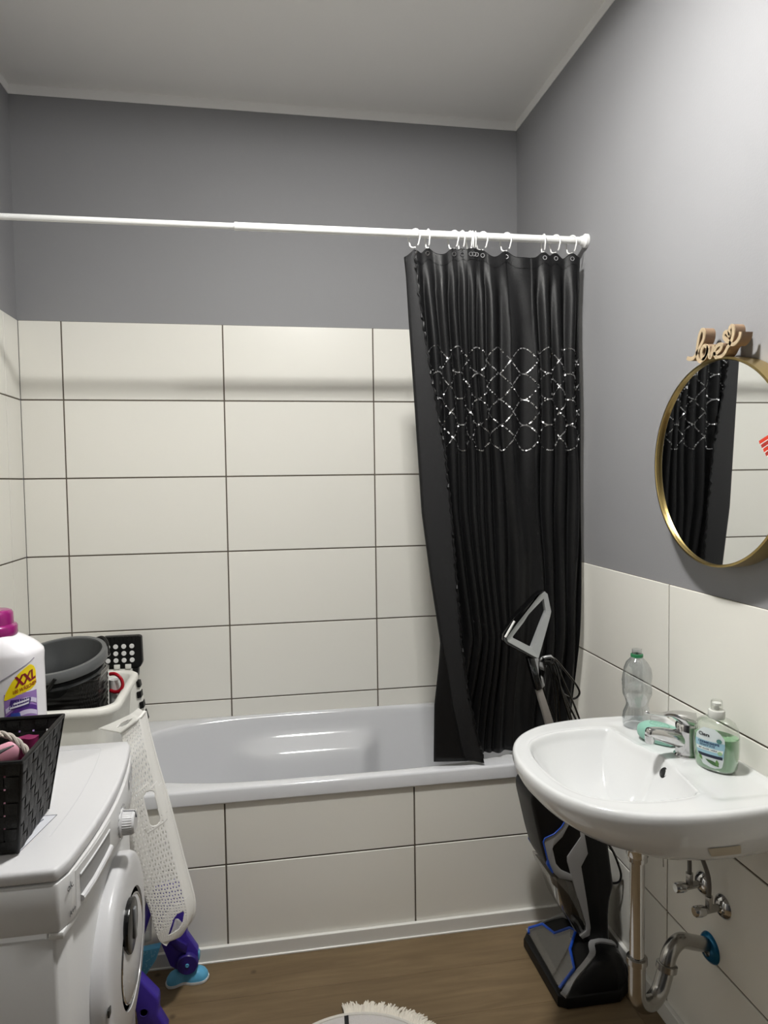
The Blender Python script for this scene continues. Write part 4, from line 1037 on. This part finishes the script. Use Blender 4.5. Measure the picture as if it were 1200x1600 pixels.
# ------------------------------------------------------------------ woven black basket on the washer with its contents
def build_strap_basket():
    zb, zt = 0.8535, 1.030
    b0 = (0.10, 0.335, -1.547, -1.388); t0 = (0.075, 0.362, -1.590, -1.363)
    t = root('strap_basket', (0.22, -1.47, zb), 'black woven strap basket on the washing machine, holding bathroom bits', 'basket')
    def rect(k): return [lerp(a, b, k) for a, b in zip(b0, t0)]
    mk('base', box(b0[0]+0.003, b0[1]-0.003, b0[2]+0.003, b0[3]-0.003, zb, zb+0.004, 0.001), M_BAG, t)
    SW = 0.0185; TK = 0.0009
    # side functions: s in 0..1 along, k height -> point, outward normal
    def side(i, s, k, off):
        x0, x1, y0, y1 = rect(k); z = lerp(zb+0.002, zt, k)
        if i == 0: return Vector((lerp(x0, x1, s), y0-off, z))
        if i == 1: return Vector((x1+off, lerp(y0, y1, s), z))
        if i == 2: return Vector((lerp(x1, x0, s), y1+off, z))
        return Vector((x0-off, lerp(y1, y0, s), z))
    nh = 7; cnt = [11, 8, 11, 8]
    def ribbon(fn, n):
        V = []; Fc = []
        for q in range(n):
            a, b, nn = fn(q/(n-1))
            V += [tuple(a), tuple(b), tuple(a-nn*TK), tuple(b-nn*TK)]
        for q in range(n-1):
            i, j = 4*q, 4*q+4; Fc += [(i, i+1, j+1, j), (i+2, j+2, j+3, i+3), (i, j, j+2, i+2), (i+1, i+3, j+3, j+1)]
        Fc += [(0, 2, 3, 1), (4*n-4, 4*n-3, 4*n-1, 4*n-2)]
        return V, Fc
    NN = [Vector((0, -1, 0)), Vector((1, 0, 0)), Vector((0, 1, 0)), Vector((-1, 0, 0))]
    for i in range(4):
        n = cnt[i]; ln = [0.25, 0.18][i % 2]
        for q in range(n):
            s = (q+0.5)/n; hw = 0.43/n
            def fn(k, i=i, s=s, hw=hw, q=q):
                off = 0.0016*sin(pi*(k*nh+(q % 2)))
                return side(i, s-hw, k, off), side(i, s+hw, k, off), NN[i]
            mk('strap', ribbon(fn, 22), M_BAG, t, angle=60)
    for r in range(nh):
        kc = (r+0.5)/nh; hk = 0.43/nh
        for i in range(4):
            n = cnt[i]
            def fn(s, i=i, r=r, kc=kc, hk=hk, n=n):
                off = -0.0016*cos(pi*(s*n-0.5+(r % 2))) if False else 0.0016*sin(pi*(s*n+((r+1) % 2)))*1.0
                return side(i, s, kc-hk, off), side(i, s, kc+hk, off), NN[i]
            mk('strap', ribbon(fn, 4*n+1), M_BAG, t, angle=60)
    # rim frame and corner rods
    x0, x1, y0, y1 = t0
    pts = [(x0, y0, zt), (x1, y0, zt), (x1, y1, zt), (x0, y1, zt)]
    dense = []
    for a, b in zip(pts, pts[1:]+pts[:1]):
        for k in range(8): dense.append(tuple(Vector(a).lerp(Vector(b), k/8)))
    mk('rim', tube(dense, 0.0042, 8, True), M_BLACK, t)
    for i in range(4): mk('corner_post', tube([side(i, 0, 0, 0.0), side(i, 0, 1, 0.0)], 0.003, 6), M_BLACK, t)
build_strap_basket()
def bag_item(name, label, cat, loc): return root(name, loc, label, cat)
DX, DY = 0.036, 0.0
_mk0 = mk; _root0 = root
def root(name, loc, label, cat, group=None): return _root0(name, (loc[0]+DX, loc[1]+DY, loc[2]), label, cat, group)
def mk(name, vf, m, parent=None, **k): return _mk0(name, ([(x+DX, y+DY, z) for x, y, z in vf[0]], vf[1]), m, parent, **k)
mp = mat('pale_pink_plastic', (222, 160, 178), 0.35); mdp = mat('dark_pink_plastic', (120, 36, 78), 0.4); mbe = mat('beige_plastic', (206, 196, 184), 0.45)
# pink razor-like brush, head up
t = root('pink_brush', (0.27, -1.45, 0.86), 'pale pink rounded brush head sticking up in the black strap basket', 'brush')
R = []
for k in range(13):
    ph = k/12; z = 0.965+0.055*ph; r = 0.026*sqrt(max(0.01, 1-(2*ph-1)**2))
    R.append([(0.252+r*1.0*cos(a)+0.02*ph-0.01, -1.462+0.45*r*sin(a), z) for a in [2*pi*i/24 for i in range(24)]])
mk('brush_head', rings(R), mp, t, angle=80)
mk('brush_handle', tube([(0.245, -1.462, 0.97), (0.236, -1.47, 0.90), (0.232, -1.475, 0.862)], [0.012, 0.009, 0.01], 14), mp, t)
t = root('pink_bottle', (0.30, -1.475, 0.858), 'small dusky pink tube lying upright beside the pink brush in the basket', 'tube')
mk('tube_body', xf(lathe([(0.008, 0.0), (0.017, 0.004), (0.017, 0.09), (0.012, 0.10), (0.0, 0.102)], (0, 0, 0), 20), Matrix.Translation((0.255, -1.495, 0.8605)) @ Matrix.Rotation(radians(7), 4, 'Y')), mat('dusky_pink', (196, 140, 158), 0.4), t)
t = root('plum_pouch', (0.275, -1.40, 0.858), 'dark plum crumpled pouch at the back of the black strap basket', 'pouch')
R = []
for k in range(9):
    ph = k/8; z = 0.8578+0.150*ph
    R.append([(0.264+(0.026-0.008*ph)*cos(a)*(1+0.15*sin(3*a+5*ph))+0.012*ph, -1.408+(0.012)*sin(a)*(1+0.25*sin(4*a)), z) for a in [2*pi*i/24 for i in range(24)]])
mk('pouch_body', rings(R), mdp, t, angle=80)
# ribbed beige handle lying across
t = root('ribbed_handle', (0.20, -1.53, 0.95), 'beige ribbed tool handle poking out of the black strap basket', 'tool')
a, b = Vector((0.165, -1.545, 0.955)), Vector((0.250, -1.500, 1.012))
pts = [a.lerp(b, k/40) for k in range(41)]
mk('grip', tube(pts, [lerp(0.012, 0.0085, k/40)+(0.0012*sin(k*pi/1.5) if 14 < k < 36 else 0) for k in range(41)], 16), mbe, t)
mk('stem', tube([b, b+Vector((0.012, 0.008, 0.004)), b+Vector((0.026, 0.018, 0.008))], [0.0045, 0.003, 0.0012], 8), M_CHROME, t)
mk('shaft', tube([a, Vector((0.145, -1.520, 0.870))], [0.012, 0.011], 12), mbe, t)
# braided cord loop
t = root('braided_cord', (0.22, -1.44, 0.86), 'greyish white braided cord arching out of the black strap basket', 'cord')
arc = spline([(0.165, -1.47, 0.90), (0.175, -1.462, 0.985), (0.205, -1.458, 1.026), (0.250, -1.455, 1.032), (0.288, -1.462, 1.004), (0.298, -1.468, 0.965), (0.292, -1.47, 0.875)], 12)
P, T, N = frames(arc); strands = []
for j in range(3):
    pp = []
    for i, (p, tt, nn) in enumerate(zip(P, T, N)):
        aa = 2*pi*j/3+i*0.5; pp.append(p+(nn*cos(aa)+tt.cross(nn)*sin(aa))*0.0034)
    strands.append(tube(pp, 0.0029, 7))
mc = mat('cord_fabric', (176, 168, 160), 0.7)
for s_ in strands: mk('strand', s_, mc, t)

mk = _mk0; root = _root0
# ------------------------------------------------------------------ behind the washer: white bath, rattan basket, bucket, stool, laundry basket
def rrect(cx, cy, hx, hy, r, z, n=8):
    P = []
    for (sx, sy, a0) in ((1, 1, 0), (-1, 1, pi/2), (-1, -1, pi), (1, -1, 3*pi/2)):
        for k in range(n+1):
            a = a0+pi/2*k/n; P.append((cx+sx*(hx-r)+r*cos(a), cy+sy*(hy-r)+r*sin(a), z))
    return P
def build_baby_bath():
    cx, cy, z0 = 0.105, -0.40, 0.545
    t = root('white_tub', (cx, cy, z0), 'white plastic wash tub with a broad rim behind the washing machine', 'tub')
    hx, hy = 0.187, 0.205
    def rimz(p):  # rim rises at the far end
        return 0.012*sst(-0.45, -0.25, p[1])
    def rg(ix, z, lift=1.0): 
        return [(x, y, z+lift*rimz((x, y))) for x, y, _ in rrect(cx, cy, hx-ix, hy-ix, 0.07-min(0.03, ix*0.4), 0)]
    R = [rg(0.045, z0, 0), rg(0.038, z0+0.012, 0), rg(0.022, z0+0.225), rg(0.004, z0+0.226), rg(0.0, z0+0.232), rg(0.001, z0+0.246), rg(0.006, z0+0.250), rg(0.020, z0+0.250), rg(0.027, z0+0.244), rg(0.034, z0+0.20), rg(0.050, z0+0.03, 0), rg(0.065, z0+0.008, 0)]
    mk('tub_shell', rings(R), M_CREAM, t, angle=60)
build_baby_bath()

def build_rattan():
    cx, cy, z0, z1 = 0.10, -0.42, 0.556, 0.862
    t = root('rattan_pattern_basket', (cx, cy, z0), 'black plastic basket moulded like rattan, standing inside the white tub', 'basket')
    hx, hy = 0.112, 0.105
    def body(u, v):
        # outer wall with an interlaced relief
        P = RB; n = len(P); s = u*n; i = int(s) % n; f = s-int(s); p = Vector(P[i]).lerp(Vector(P[(i+1) % n]), f)
        c = Vector((cx, cy, p.z)); d = (p-c).normalized(); z = lerp(z0, z1, v)
        k = 1+0.07*v
        r = 0.0035*(0.5+0.5*sin(2*pi*u*46+(pi if int(v*20) % 2 else 0)))*abs(sin(pi*v*20))
        q = c+(p-c)*k*0.93+d*r; q.z = z; return q
    RB = rrect(cx, cy, hx, hy, 0.05, 0, 10)
    mk('woven_wall', grid(277, 81, body), mat('rattan_black', (20, 19, 19), 0.28), t, angle=50)
    mk('basket_floor', rings([rrect(cx, cy, hx*0.92, hy*0.92, 0.045, z0, 6), rrect(cx, cy, hx*0.92, hy*0.92, 0.045, z0+0.004, 6)]), M_BLACK, t, False)
    k = 1.005
    mk('rim', tube([(x, y, z1) for x, y, _ in rrect(cx, cy, hx*k, hy*k, 0.053, 0, 10)], 0.006, 8, True), M_BLACKG, t)
    return t
build_rattan()

def build_bucket():
    # tilted towards the room
    c = Vector((0.093, -0.43, 0.812)); rot = Matrix.Translation(c) @ Matrix.Rotation(radians(11), 4, 'X') @ Matrix.Rotation(radians(-4), 4, 'Y')
    t = root('grey_bucket', c, 'grey plastic bucket set in the black rattan-pattern basket', 'bucket')
    pr = [(0.0, 0.0), (0.100, 0.0), (0.104, 0.006), (0.118, 0.095), (0.130, 0.102)]
    mk('bucket_wall', xf(lathe([(0.075, -0.05), (0.080, -0.046), (0.094, 0.030), (0.100, 0.050), (0.110, 0.066), (0.127, 0.104)], (0, 0, 0), 64, caps=False), rot), mat('dark_grey_plastic2', (34, 35, 36), 0.22, coat=0.3), t)
    mk('lower_flange', xf(lathe([(0.106, 0.062), (0.130, 0.060), (0.134, 0.065), (0.131, 0.072), (0.112, 0.076)], (0, 0, 0), 64, caps=False), rot), mat('flange_grey', (62, 64, 66), 0.15, coat=0.4), t)
    mk('bucket_rim', xf(lathe([(0.1285, 0.096), (0.146, 0.093), (0.150, 0.101), (0.149, 0.120), (0.145, 0.126), (0.133, 0.126), (0.130, 0.116)], (0, 0, 0), 72, caps=False), rot), mat('rim_grey', (96, 98, 99), 0.3), t)
    mk('bucket_inside', xf(lathe([(0.1305, 0.122), (0.124, 0.104), (0.107, 0.068), (0.097, 0.050), (0.091, 0.030), (0.076, -0.042), (0.0, -0.044)], (0, 0, 0), 64, caps=False), rot), M_GREYB, t)
    mb = M_BLACK
    # bail lying on the rim: black lugs at both ends
    def L(x, y, z): return tuple(rot @ Vector((x, y, z)))
    mk('bail_handle', tube([L(-0.010, -0.138, 0.062), L(0.012, -0.150, 0.088), L(0.030, -0.146, 0.112)], [0.004, 0.006, 0.0055], 10), mb, t)
    mk('handle_lug', tube(spline([L(0.085, 0.118, 0.112), L(0.115, 0.100, 0.124), L(0.138, 0.06, 0.122), L(0.148, 0.02, 0.100)], 6), 0.010, 12, flat=0.45), mb, t)
build_bucket()

def build_red_jug():
    c = (0.239, -0.375, 0.560)
    t = root('red_handled_jug', c, 'slim white jug with a red loop handle standing in the white tub', 'jug')
    mk('jug_body', lathe([(0.018, 0), (0.020, 0.004), (0.0205, 0.262), (0.0215, 0.264), (0.019, 0.262), (0.017, 0.01), (0.0, 0.008)], c, 28), M_PLAS, t)
    mk('loop_handle', tube(spline([(0.226, -0.392, 0.846), (0.246, -0.402, 0.848), (0.264, -0.410, 0.836), (0.271, -0.412, 0.814), (0.262, -0.410, 0.794), (0.244, -0.402, 0.787), (0.226, -0.392, 0.790)], 8), 0.0062, 10, flat=0.7), mat('red_plastic', (168, 20, 36), 0.3), t)
build_red_jug()

def build_stool():
    yb = -0.060; t = root('folding_stool', (0.19, -0.06, 0.54), 'black folding step stool with white dots leaning on the back wall', 'step stool')
    y0, y1 = yb-0.020, yb+0.010
    mk('step_panel', prism([(0.135,.905),(0.262,.905),(0.272,.900),(0.274,.800),(0.266,.783),(0.25,.779),(0.135,.781)], XZ, y0, y1, 0.004), M_BLACK, t, angle=35)
    for r, z in enumerate((.866, .839, .8125)):
        for x in (.149, .178, .2075, .237):
            mk('grip_dot', lathe([(0.0, -0.0022), (0.0085, -0.0018), (0.0092, 0.0)], (x, y0, z), 18, 'Y'), M_PLAS, t)
    for k in range(8): mk('panel_rib', box(0.141+0.016*k, 0.1435+0.016*k, y0-0.0015, y0+0.002, 0.885, 0.9045), M_BLACK, t, False)
    for x in (.181, .222): mk('hinge_tab', box(x-0.011, x+0.011, y0-0.004, y0+0.004, 0.779, 0.797, 0.002), M_CREAM, t)
    mk('side_plate', prism([(0.135,.779),(0.236,.779),(0.243,.746),(0.262,.70),(0.272,.64),(0.286,.556),(0.135,.556)], XZ, y0+0.002, y1, 0.003), M_CREAM, t, angle=35)
    ribs = [[(0.238,.781),(0.259,.781),(0.256,.746),(0.242,.746)], [(0.249,.728),(0.261,.728),(0.265,.705),(0.253,.705)], [(0.249,.686),(0.266,.690),(0.268,.665),(0.252,.662)], [(0.258,.645),(0.273,.650),(0.276,.625),(0.261,.620)], [(0.266,.608),(0.279,.612),(0.289,.575),(0.280,.572)]]
    for q in ribs: mk('leg_rib', prism(q, XZ, y0-0.006, y1, 0.002), M_BLACK, t, angle=35)
build_stool()

def build_laundry_basket():
    """perforated hip basket standing on its end between washer and bath"""
    t = root('laundry_basket', (0.42, -0.86, 0.215), 'white perforated laundry basket standing on end between washing machine and bath', 'laundry basket')
    mwh = mat('basket_white', (243, 242, 238), 0.38)
    right = [(.418,.855),(.427,.800),(.448,.702),(.470,.612),(.490,.521),(.509,.430),(.526,.356),(.536,.300),(.534,.265),(.521,.239),(.500,.221),(.478,.215)]
    left = [(.355,.800),(.372,.752),(.380,.655),(.387,.566),(.395,.495),(.407,.432),(.417,.377),(.429,.331),(.441,.276),(.448,.250),(.457,.233),(.468,.222)]
    Rs = spline([(x, 0, z) for x, z in right], 8); Ls = spline([(x, 0, z) for x, z in left], 8)
    n = len(Rs)
    def S(u, v):                       # u 0 left .. 1 right rim, v 0 top .. 1 tip
        s = v*(n-1); i = min(int(s), n-2); f = s-i
        l = Ls[i].lerp(Ls[i+1], f); r = Rs[i].lerp(Rs[i+1], f); p = l.lerp(r, u)
        # wall is gently dished, the rim rolls away from us
        y = -0.90+0.030*u*u+0.05*(1-u)**3*0.0
        y += 0.030*sst(0.84, 1.0, u)**1.5
        y += 0.055*sst(0.86, 1.0, v)*u
        y -= 0.010*sin(pi*v)*(1-u)
        y += 0.06*sst(0.13, 0.0, v)*(1-u)
        return Vector((p.x, y, p.z))
    # perforated wall: fine grid with real triangular openings, made cell by cell
    NU, NV = 13, 62
    V = []; Fc = []; idx = {}
    def vid(u, v):
        k = (round(u, 5), round(v, 5))
        if k not in idx: idx[k] = len(V); V.append(tuple(S(u, v)))
        return idx[k]
    slot = [(.4375, .604)]
    def in_slot(p):
        ax, az, bx, bz = .4325, .640, .4455, .570
        dx, dz = bx-ax, bz-az; tt = max(0, min(1, ((p.x-ax)*dx+(p.z-az)*dz)/(dx*dx+dz*dz)))
        return hypot(p.x-ax-tt*dx, p.z-az-tt*dz)
    dh = [(.512,.305),(.515,.298),(.511,.276),(.499,.258),(.473,.252),(.487,.292),(.497,.303)]
    def in_poly(p, poly):
        r = False; m = len(poly)
        for i in range(m):
            (x1, y1), (x2, y2) = poly[i], poly[(i+1) % m]
            if (y1 > p.z) != (y2 > p.z) and p.x < (x2-x1)*(p.z-y1)/(y2-y1)+x1: r = not r
        return r
    # sub-cells: cell = 3x3, triangular hole in the middle
    uu = [k/NU*0.86 for k in range(NU+1)]+[0.89, 0.92, 0.95, 0.98, 1.0]
    for a in range(len(uu)-1):
        for b in range(NV):
            u0, u1 = uu[a], uu[a+1]; v0, v1 = b/NV, (b+1)/NV
            pc = S((u0+u1)/2, (v0+v1)/2)
            ds = in_slot(pc); dh_in = in_poly(pc, dh)
            fine = ds < 0.028 or any(hypot(pc.x-x, pc.z-z) < 0.028 for x, z in dh) or dh_in
            if fine:
                m = 6
                for i in range(m):
                    for j in range(m):
                        ua, ub = lerp(u0, u1, i/m), lerp(u0, u1, (i+1)/m); va, vb = lerp(v0, v1, j/m), lerp(v0, v1, (j+1)/m)
                        q = S((ua+ub)/2, (va+vb)/2)
                        if in_slot(q) < 0.0128 or in_poly(q, dh): continue
                        # a triangular perforation in the centre of ordinary cells
                        if a < NU and 2 <= i <= 3 and 2 <= j <= 3 and (i+j+a+b) % 4 != 3 and in_slot(q) > 0.017 and 0.06 < v0 < 0.95: continue
                        Fc.append((vid(ua, va), vid(ub, va), vid(ub, vb), vid(ua, vb)))
            elif a < NU and 0.01 < v0 < 0.955:
                cu, cv = (u0+u1)/2, (v0+v1)/2; sg = 1 if (a+b) % 2 else -1
                ju = 0.10*(u1-u0)*(1 if b % 2 else -1)
                hu, hv = (u1-u0)*0.29, (v1-v0)*0.30
                tri = [(cu+ju-hu, cv+sg*hv), (cu+ju+hu, cv+sg*hv*0.9), (cu+ju, cv-sg*hv)]
                T = [vid(*q) for q in tri]; A, B, C, D = vid(u0, v0), vid(u1, v0), vid(u1, v1), vid(u0, v1)
                if sg > 0:      # base towards v1 (C,D)
                    Fc += [(A, T[2], T[0], D), (A, B, T[2]), (B, C, T[1], T[2]), (D, T[0], T[1], C)]
                else:
                    Fc += [(A, B, T[1], T[0]), (B, C, T[2], T[1]), (C, D, T[2]), (D, A, T[0], T[2])]
            else:
                Fc.append((vid(u0, v0), vid(u1, v0), vid(u1, v1), vid(u0, v1)))
    o = mk('front_wall', (V, Fc), mwh, t, angle=60)
    md = o.modifiers.new('thick', 'SOLIDIFY'); md.thickness = 0.0022; md.offset = 0
    # rim bead along the right edge and tip, lip round the grip slot
    mk('rim', tube([S(1.0, k/60)+Vector((0.0, 0.004, 0)) for k in range(61)]+[S(1-q/8, 1.0)+Vector((0, 0.004, 0.001)) for q in range(1, 7)], [0.0052]*61+[0.005, 0.0047, 0.0044, 0.004, 0.0036, 0.003], 10), mwh, t)
    # end wall on top (seen edge on from above) with its own grip
    tw = []
    def E(u, v):   # from the top edge of the front wall back towards the bath
        p = S(u, 0.0); q = Vector((p.x-0.055-0.055*(1-u), p.y+0.20, p.z-0.052)); r_ = p.lerp(q, v); return r_
    W = []; WF = []; idx2 = {}
    def wid(u, v):
        k = (round(u, 4), round(v, 4))
        if k not in idx2: idx2[k] = len(W); W.append(tuple(E(u, v)))
        return idx2[k]
    for a in range(12):
        for b in range(24):
            u0, u1, v0, v1 = a/12, (a+1)/12, b/24, (b+1)/24
            cu, cv = (u0+u1)/2, (v0+v1)/2
            if ((cu-0.5)/0.22)**2+((cv-0.42)/0.17)**2 < 1: continue
            A, B, C, D = wid(u0, v0), wid(u1, v0), wid(u1, v1), wid(u0, v1)
            if 0 < a < 11 and b > 0 and (a+b) % 2:
                hu, hv = (u1-u0)*0.24, (v1-v0)*0.26; T = [wid(cu-hu, cv+hv), wid(cu+hu, cv+hv), wid(cu, cv-hv)]
                WF += [(A, T[2], T[0], D), (A, B, T[2]), (B, C, T[1], T[2]), (D, T[0], T[1], C)]
            else: WF.append((A, B, C, D))
    o = mk('end_wall', (W, WF), mwh, t, angle=60); md = o.modifiers.new('thick', 'SOLIDIFY'); md.thickness = 0.0022; md.offset = 0
    mk('rim', tube([S(q/10, 0.0)+Vector((0, 0, 0.001)) for q in range(11)], 0.0042, 8), mwh, t)
    # back wall of the basket, dipping lower behind the tip
    def Bk(u, v):
        z = lerp(0.690, 0.140, v); x = lerp(0.20+0.10*v, interp([(0, .330), (0.5, .395), (0.75, .405), (1, .40)], v), u); return Vector((x, -0.715-0.012*sin(pi*u)-0.03*v, z))
    Bv = []; Bf = []; idx3 = {}
    def bid(u, v):
        k = (round(u, 4), round(v, 4))
        if k not in idx3: idx3[k] = len(Bv); Bv.append(tuple(Bk(u, v)))
        return idx3[k]
    for a in range(14):
        for b in range(44):
            u0, u1, v0, v1 = a/14, (a+1)/14, b/44, (b+1)/44; cu, cv = (u0+u1)/2, (v0+v1)/2
            A, B, C, D = bid(u0, v0), bid(u1, v0), bid(u1, v1), bid(u0, v1)
            if 2 < b < 42 and 0 < a < 13:
                sg = 1 if (a+b) % 2 else -1; hu, hv = (u1-u0)*0.26, (v1-v0)*0.26
                T = [bid(cu-hu, cv+sg*hv), bid(cu+hu, cv+sg*hv), bid(cu, cv-sg*hv)]
                if sg > 0: Bf += [(A, T[2], T[0], D), (A, B, T[2]), (B, C, T[1], T[2]), (D, T[0], T[1], C)]
                else: Bf += [(A, B, T[1], T[0]), (B, C, T[2], T[1]), (C, D, T[2]), (D, A, T[0], T[2])]
            else: Bf.append((A, B, C, D))
    o = mk('back_wall', (Bv, Bf), mwh, t, angle=60); md = o.modifiers.new('thick', 'SOLIDIFY'); md.thickness = 0.0022; md.offset = 0
build_laundry_basket()

def build_ladder():
    t = root('potty_ladder', (0.46, -0.78, 0), 'purple and light blue plastic child toilet step ladder beside the washing machine', 'step ladder')
    pu = mat('purple_plastic', (62, 44, 150), 0.35); pd = mat('deep_purple_plastic', (44, 30, 112), 0.35); lb = mat('light_blue_plastic', (92, 168, 206), 0.4); wh = mat('sole_white', (214, 216, 216), 0.5)
    # foot pad
    ft = [(0.437,-0.742),(0.448,-0.722),(0.475,-0.715),(0.510,-0.722),(0.535,-0.712),(0.556,-0.722),(0.561,-0.742),(0.548,-0.762),(0.515,-0.765),(0.49,-0.758),(0.465,-0.768),(0.445,-0.765)]
    P = [(p.x, p.y) for p in spline([(x, y, 0) for x, y in ft], 5, True)]; c = (0.5, -0.741)
    def rg(s, z): return [(c[0]+(x-c[0])*s, c[1]+(y-c[1])*s, z) for x, y in P]
    mk('foot_pad', rings([rg(0.97, 0.008), rg(0.96, 0.016), rg(0.86, 0.026), rg(0.6, 0.036), rg(0.3, 0.040)]), lb, t, angle=60)
    mk('foot_sole', rings([rg(0.99, 0.0005), rg(1.02, 0.004), rg(0.99, 0.009)]), wh, t, angle=60)
    yl0, yl1 = -0.762, -0.722
    hub = (0.503, -0.742, 0.066)
    lg = mk('leg', prism([(.408,.30),(.425,.14),(.452,.060),(.470,.046),(.522,.040),(.533,.062),(.533,.097),(.502,.150),(.506,.20),(.506,.275),(.47,.31)], XZ, yl0+0.008, yl1-0.004, 0.004), pu, t, angle=35)
    mk('hub', lathe([(0.0, -0.026), (0.028, -0.026), (0.031, -0.022), (0.031, 0.015), (0.0, 0.015)], hub, 36, 'Y'), pd, t)
    mk('bolt', lathe([(0.0022, -0.028), (0.004, -0.029), (0.0055, -0.028), (0.0055, -0.026), (0.0, -0.0255)], hub, 20, 'Y'), lb, t)
    mk('leg_brace', prism([(.418,.17),(.442,.160),(.470,.115),(.500,.10),(.505,.125),(.47,.15),(.44,.20)], XZ, yl0-0.004, yl0+0.010, 0.003), pd, t, angle=35)
    mk('blue_cap', prism([(.528,.060),(.537,.066),(.537,.085),(.530,.095)], XZ, yl0+0.012, yl1-0.008, 0.002), lb, t, angle=35)
    # near leg, partly behind the washing machine door
    mk('leg', prism([(.375,.36),(.395,.160),(.405,.147),(.446,.095),(.447,.078),(.445,.050),(.470,.001),(.435,.0005),(.392,.012),(.385,.08)], XZ, -0.925, -0.885, 0.006, 3), pu, t, angle=35)
    mk('leg_hole', lathe([(0.0085, 0.0015), (0.0115, -0.0012), (0.013, -0.0005), (0.0135, 0.002)], (0.409, -0.925, 0.062), 20, 'Y', caps=False), pd, t)
    mk('leg_hole_shade', lathe([(0.0, -0.0002), (0.009, -0.0002)], (0.409, -0.925, 0.062), 20, 'Y'), mat('recess_shade_dark', (24, 18, 50), 0.6), t)  # flat disc coloured dark for the shade inside the hole
    # blue step with grip dots
    st = [(.30,.175),(.385,.158),(.437,.163),(.423,.124),(.395,.085),(.30,.07)]
    sp = mk('step', prism(st, XZ, -0.815, -0.79, 0.004), lb, t, angle=35)
    md_ = mat('dot_blue', (150, 205, 228), 0.5)
    rng = random.Random(2)
    for k in range(26):
        x = 0.375+0.05*rng.random(); z = 0.095+0.06*rng.random()
        if z < 0.085+(x-0.395)*1.4+0.006 or x > 0.428: continue
        mk('grip_dot', lathe([(0.0, -0.0008), (0.0016, 0.0)], (x, -0.815, z), 8, 'Y'), md_, sp)
    # cross bar tying the two legs together
    mk('cross_bar', tube([(0.40, -0.735, 0.25), (0.395, -0.90, 0.25)], 0.012, 14), pd, t)
build_ladder()

# ------------------------------------------------------------------ bath mat with fringe
def build_mat():
    c = (0.957, -1.214); r = 0.250
    t = root('round_bath_mat', (c[0], c[1], 0), 'round pale grey bath mat with a white fringe on the wooden floor', 'bath mat')
    mk('mat_body', lathe([(0.0, 0.010), (r-0.02, 0.011), (r-0.006, 0.009), (r, 0.005), (r, 0.0005)], (c[0], c[1], 0), 96), mat('mat_cloth', (196, 192, 190), 0.95, bump=1, bscale=350), t)
    mk('woven_border', tube([(c[0]+(r-0.003)*cos(2*pi*k/96), c[1]+(r-0.003)*sin(2*pi*k/96), 0.0075) for k in range(96)], 0.006, 8, True), mat('mat_border', (206, 202, 194), 0.95, bump=1, bscale=350), t)
    mk('black_stripe', prism([(c[0]-0.030, c[1]-0.05), (c[0]-0.020, c[1]-0.05), (c[0]+0.000, c[1]+r-0.008), (c[0]-0.012, c[1]+r-0.009)], XY, 0.0108, 0.0122), mat('mat_stripe', (26, 26, 28), 0.9), t, False)
    rng = random.Random(11); parts = []
    for k in range(430):
        a = radians(lerp(92, -50, k/429)); a += rng.gauss(0, 0.004)
        L = 0.036+rng.uniform(-0.008, 0.010); sw = rng.gauss(0, 0.16)
        p0 = Vector((c[0]+(r-0.004)*cos(a), c[1]+(r-0.004)*sin(a), 0.008)); d = Vector((cos(a+sw), sin(a+sw), 0)); up_ = rng.uniform(0.004, 0.018)
        parts.append(tube([p0, p0+d*L*0.5+Vector((0, 0, up_*0.7)), p0+d*L+Vector((0, 0, up_*0.4-0.003))], [0.0036, 0.0030, 0.0016], 5))
    o = mk('fringe', join(*parts), mat('fringe_yarn', (226, 220, 208), 0.95), t, angle=60); o['kind'] = 'stuff'
build_mat()
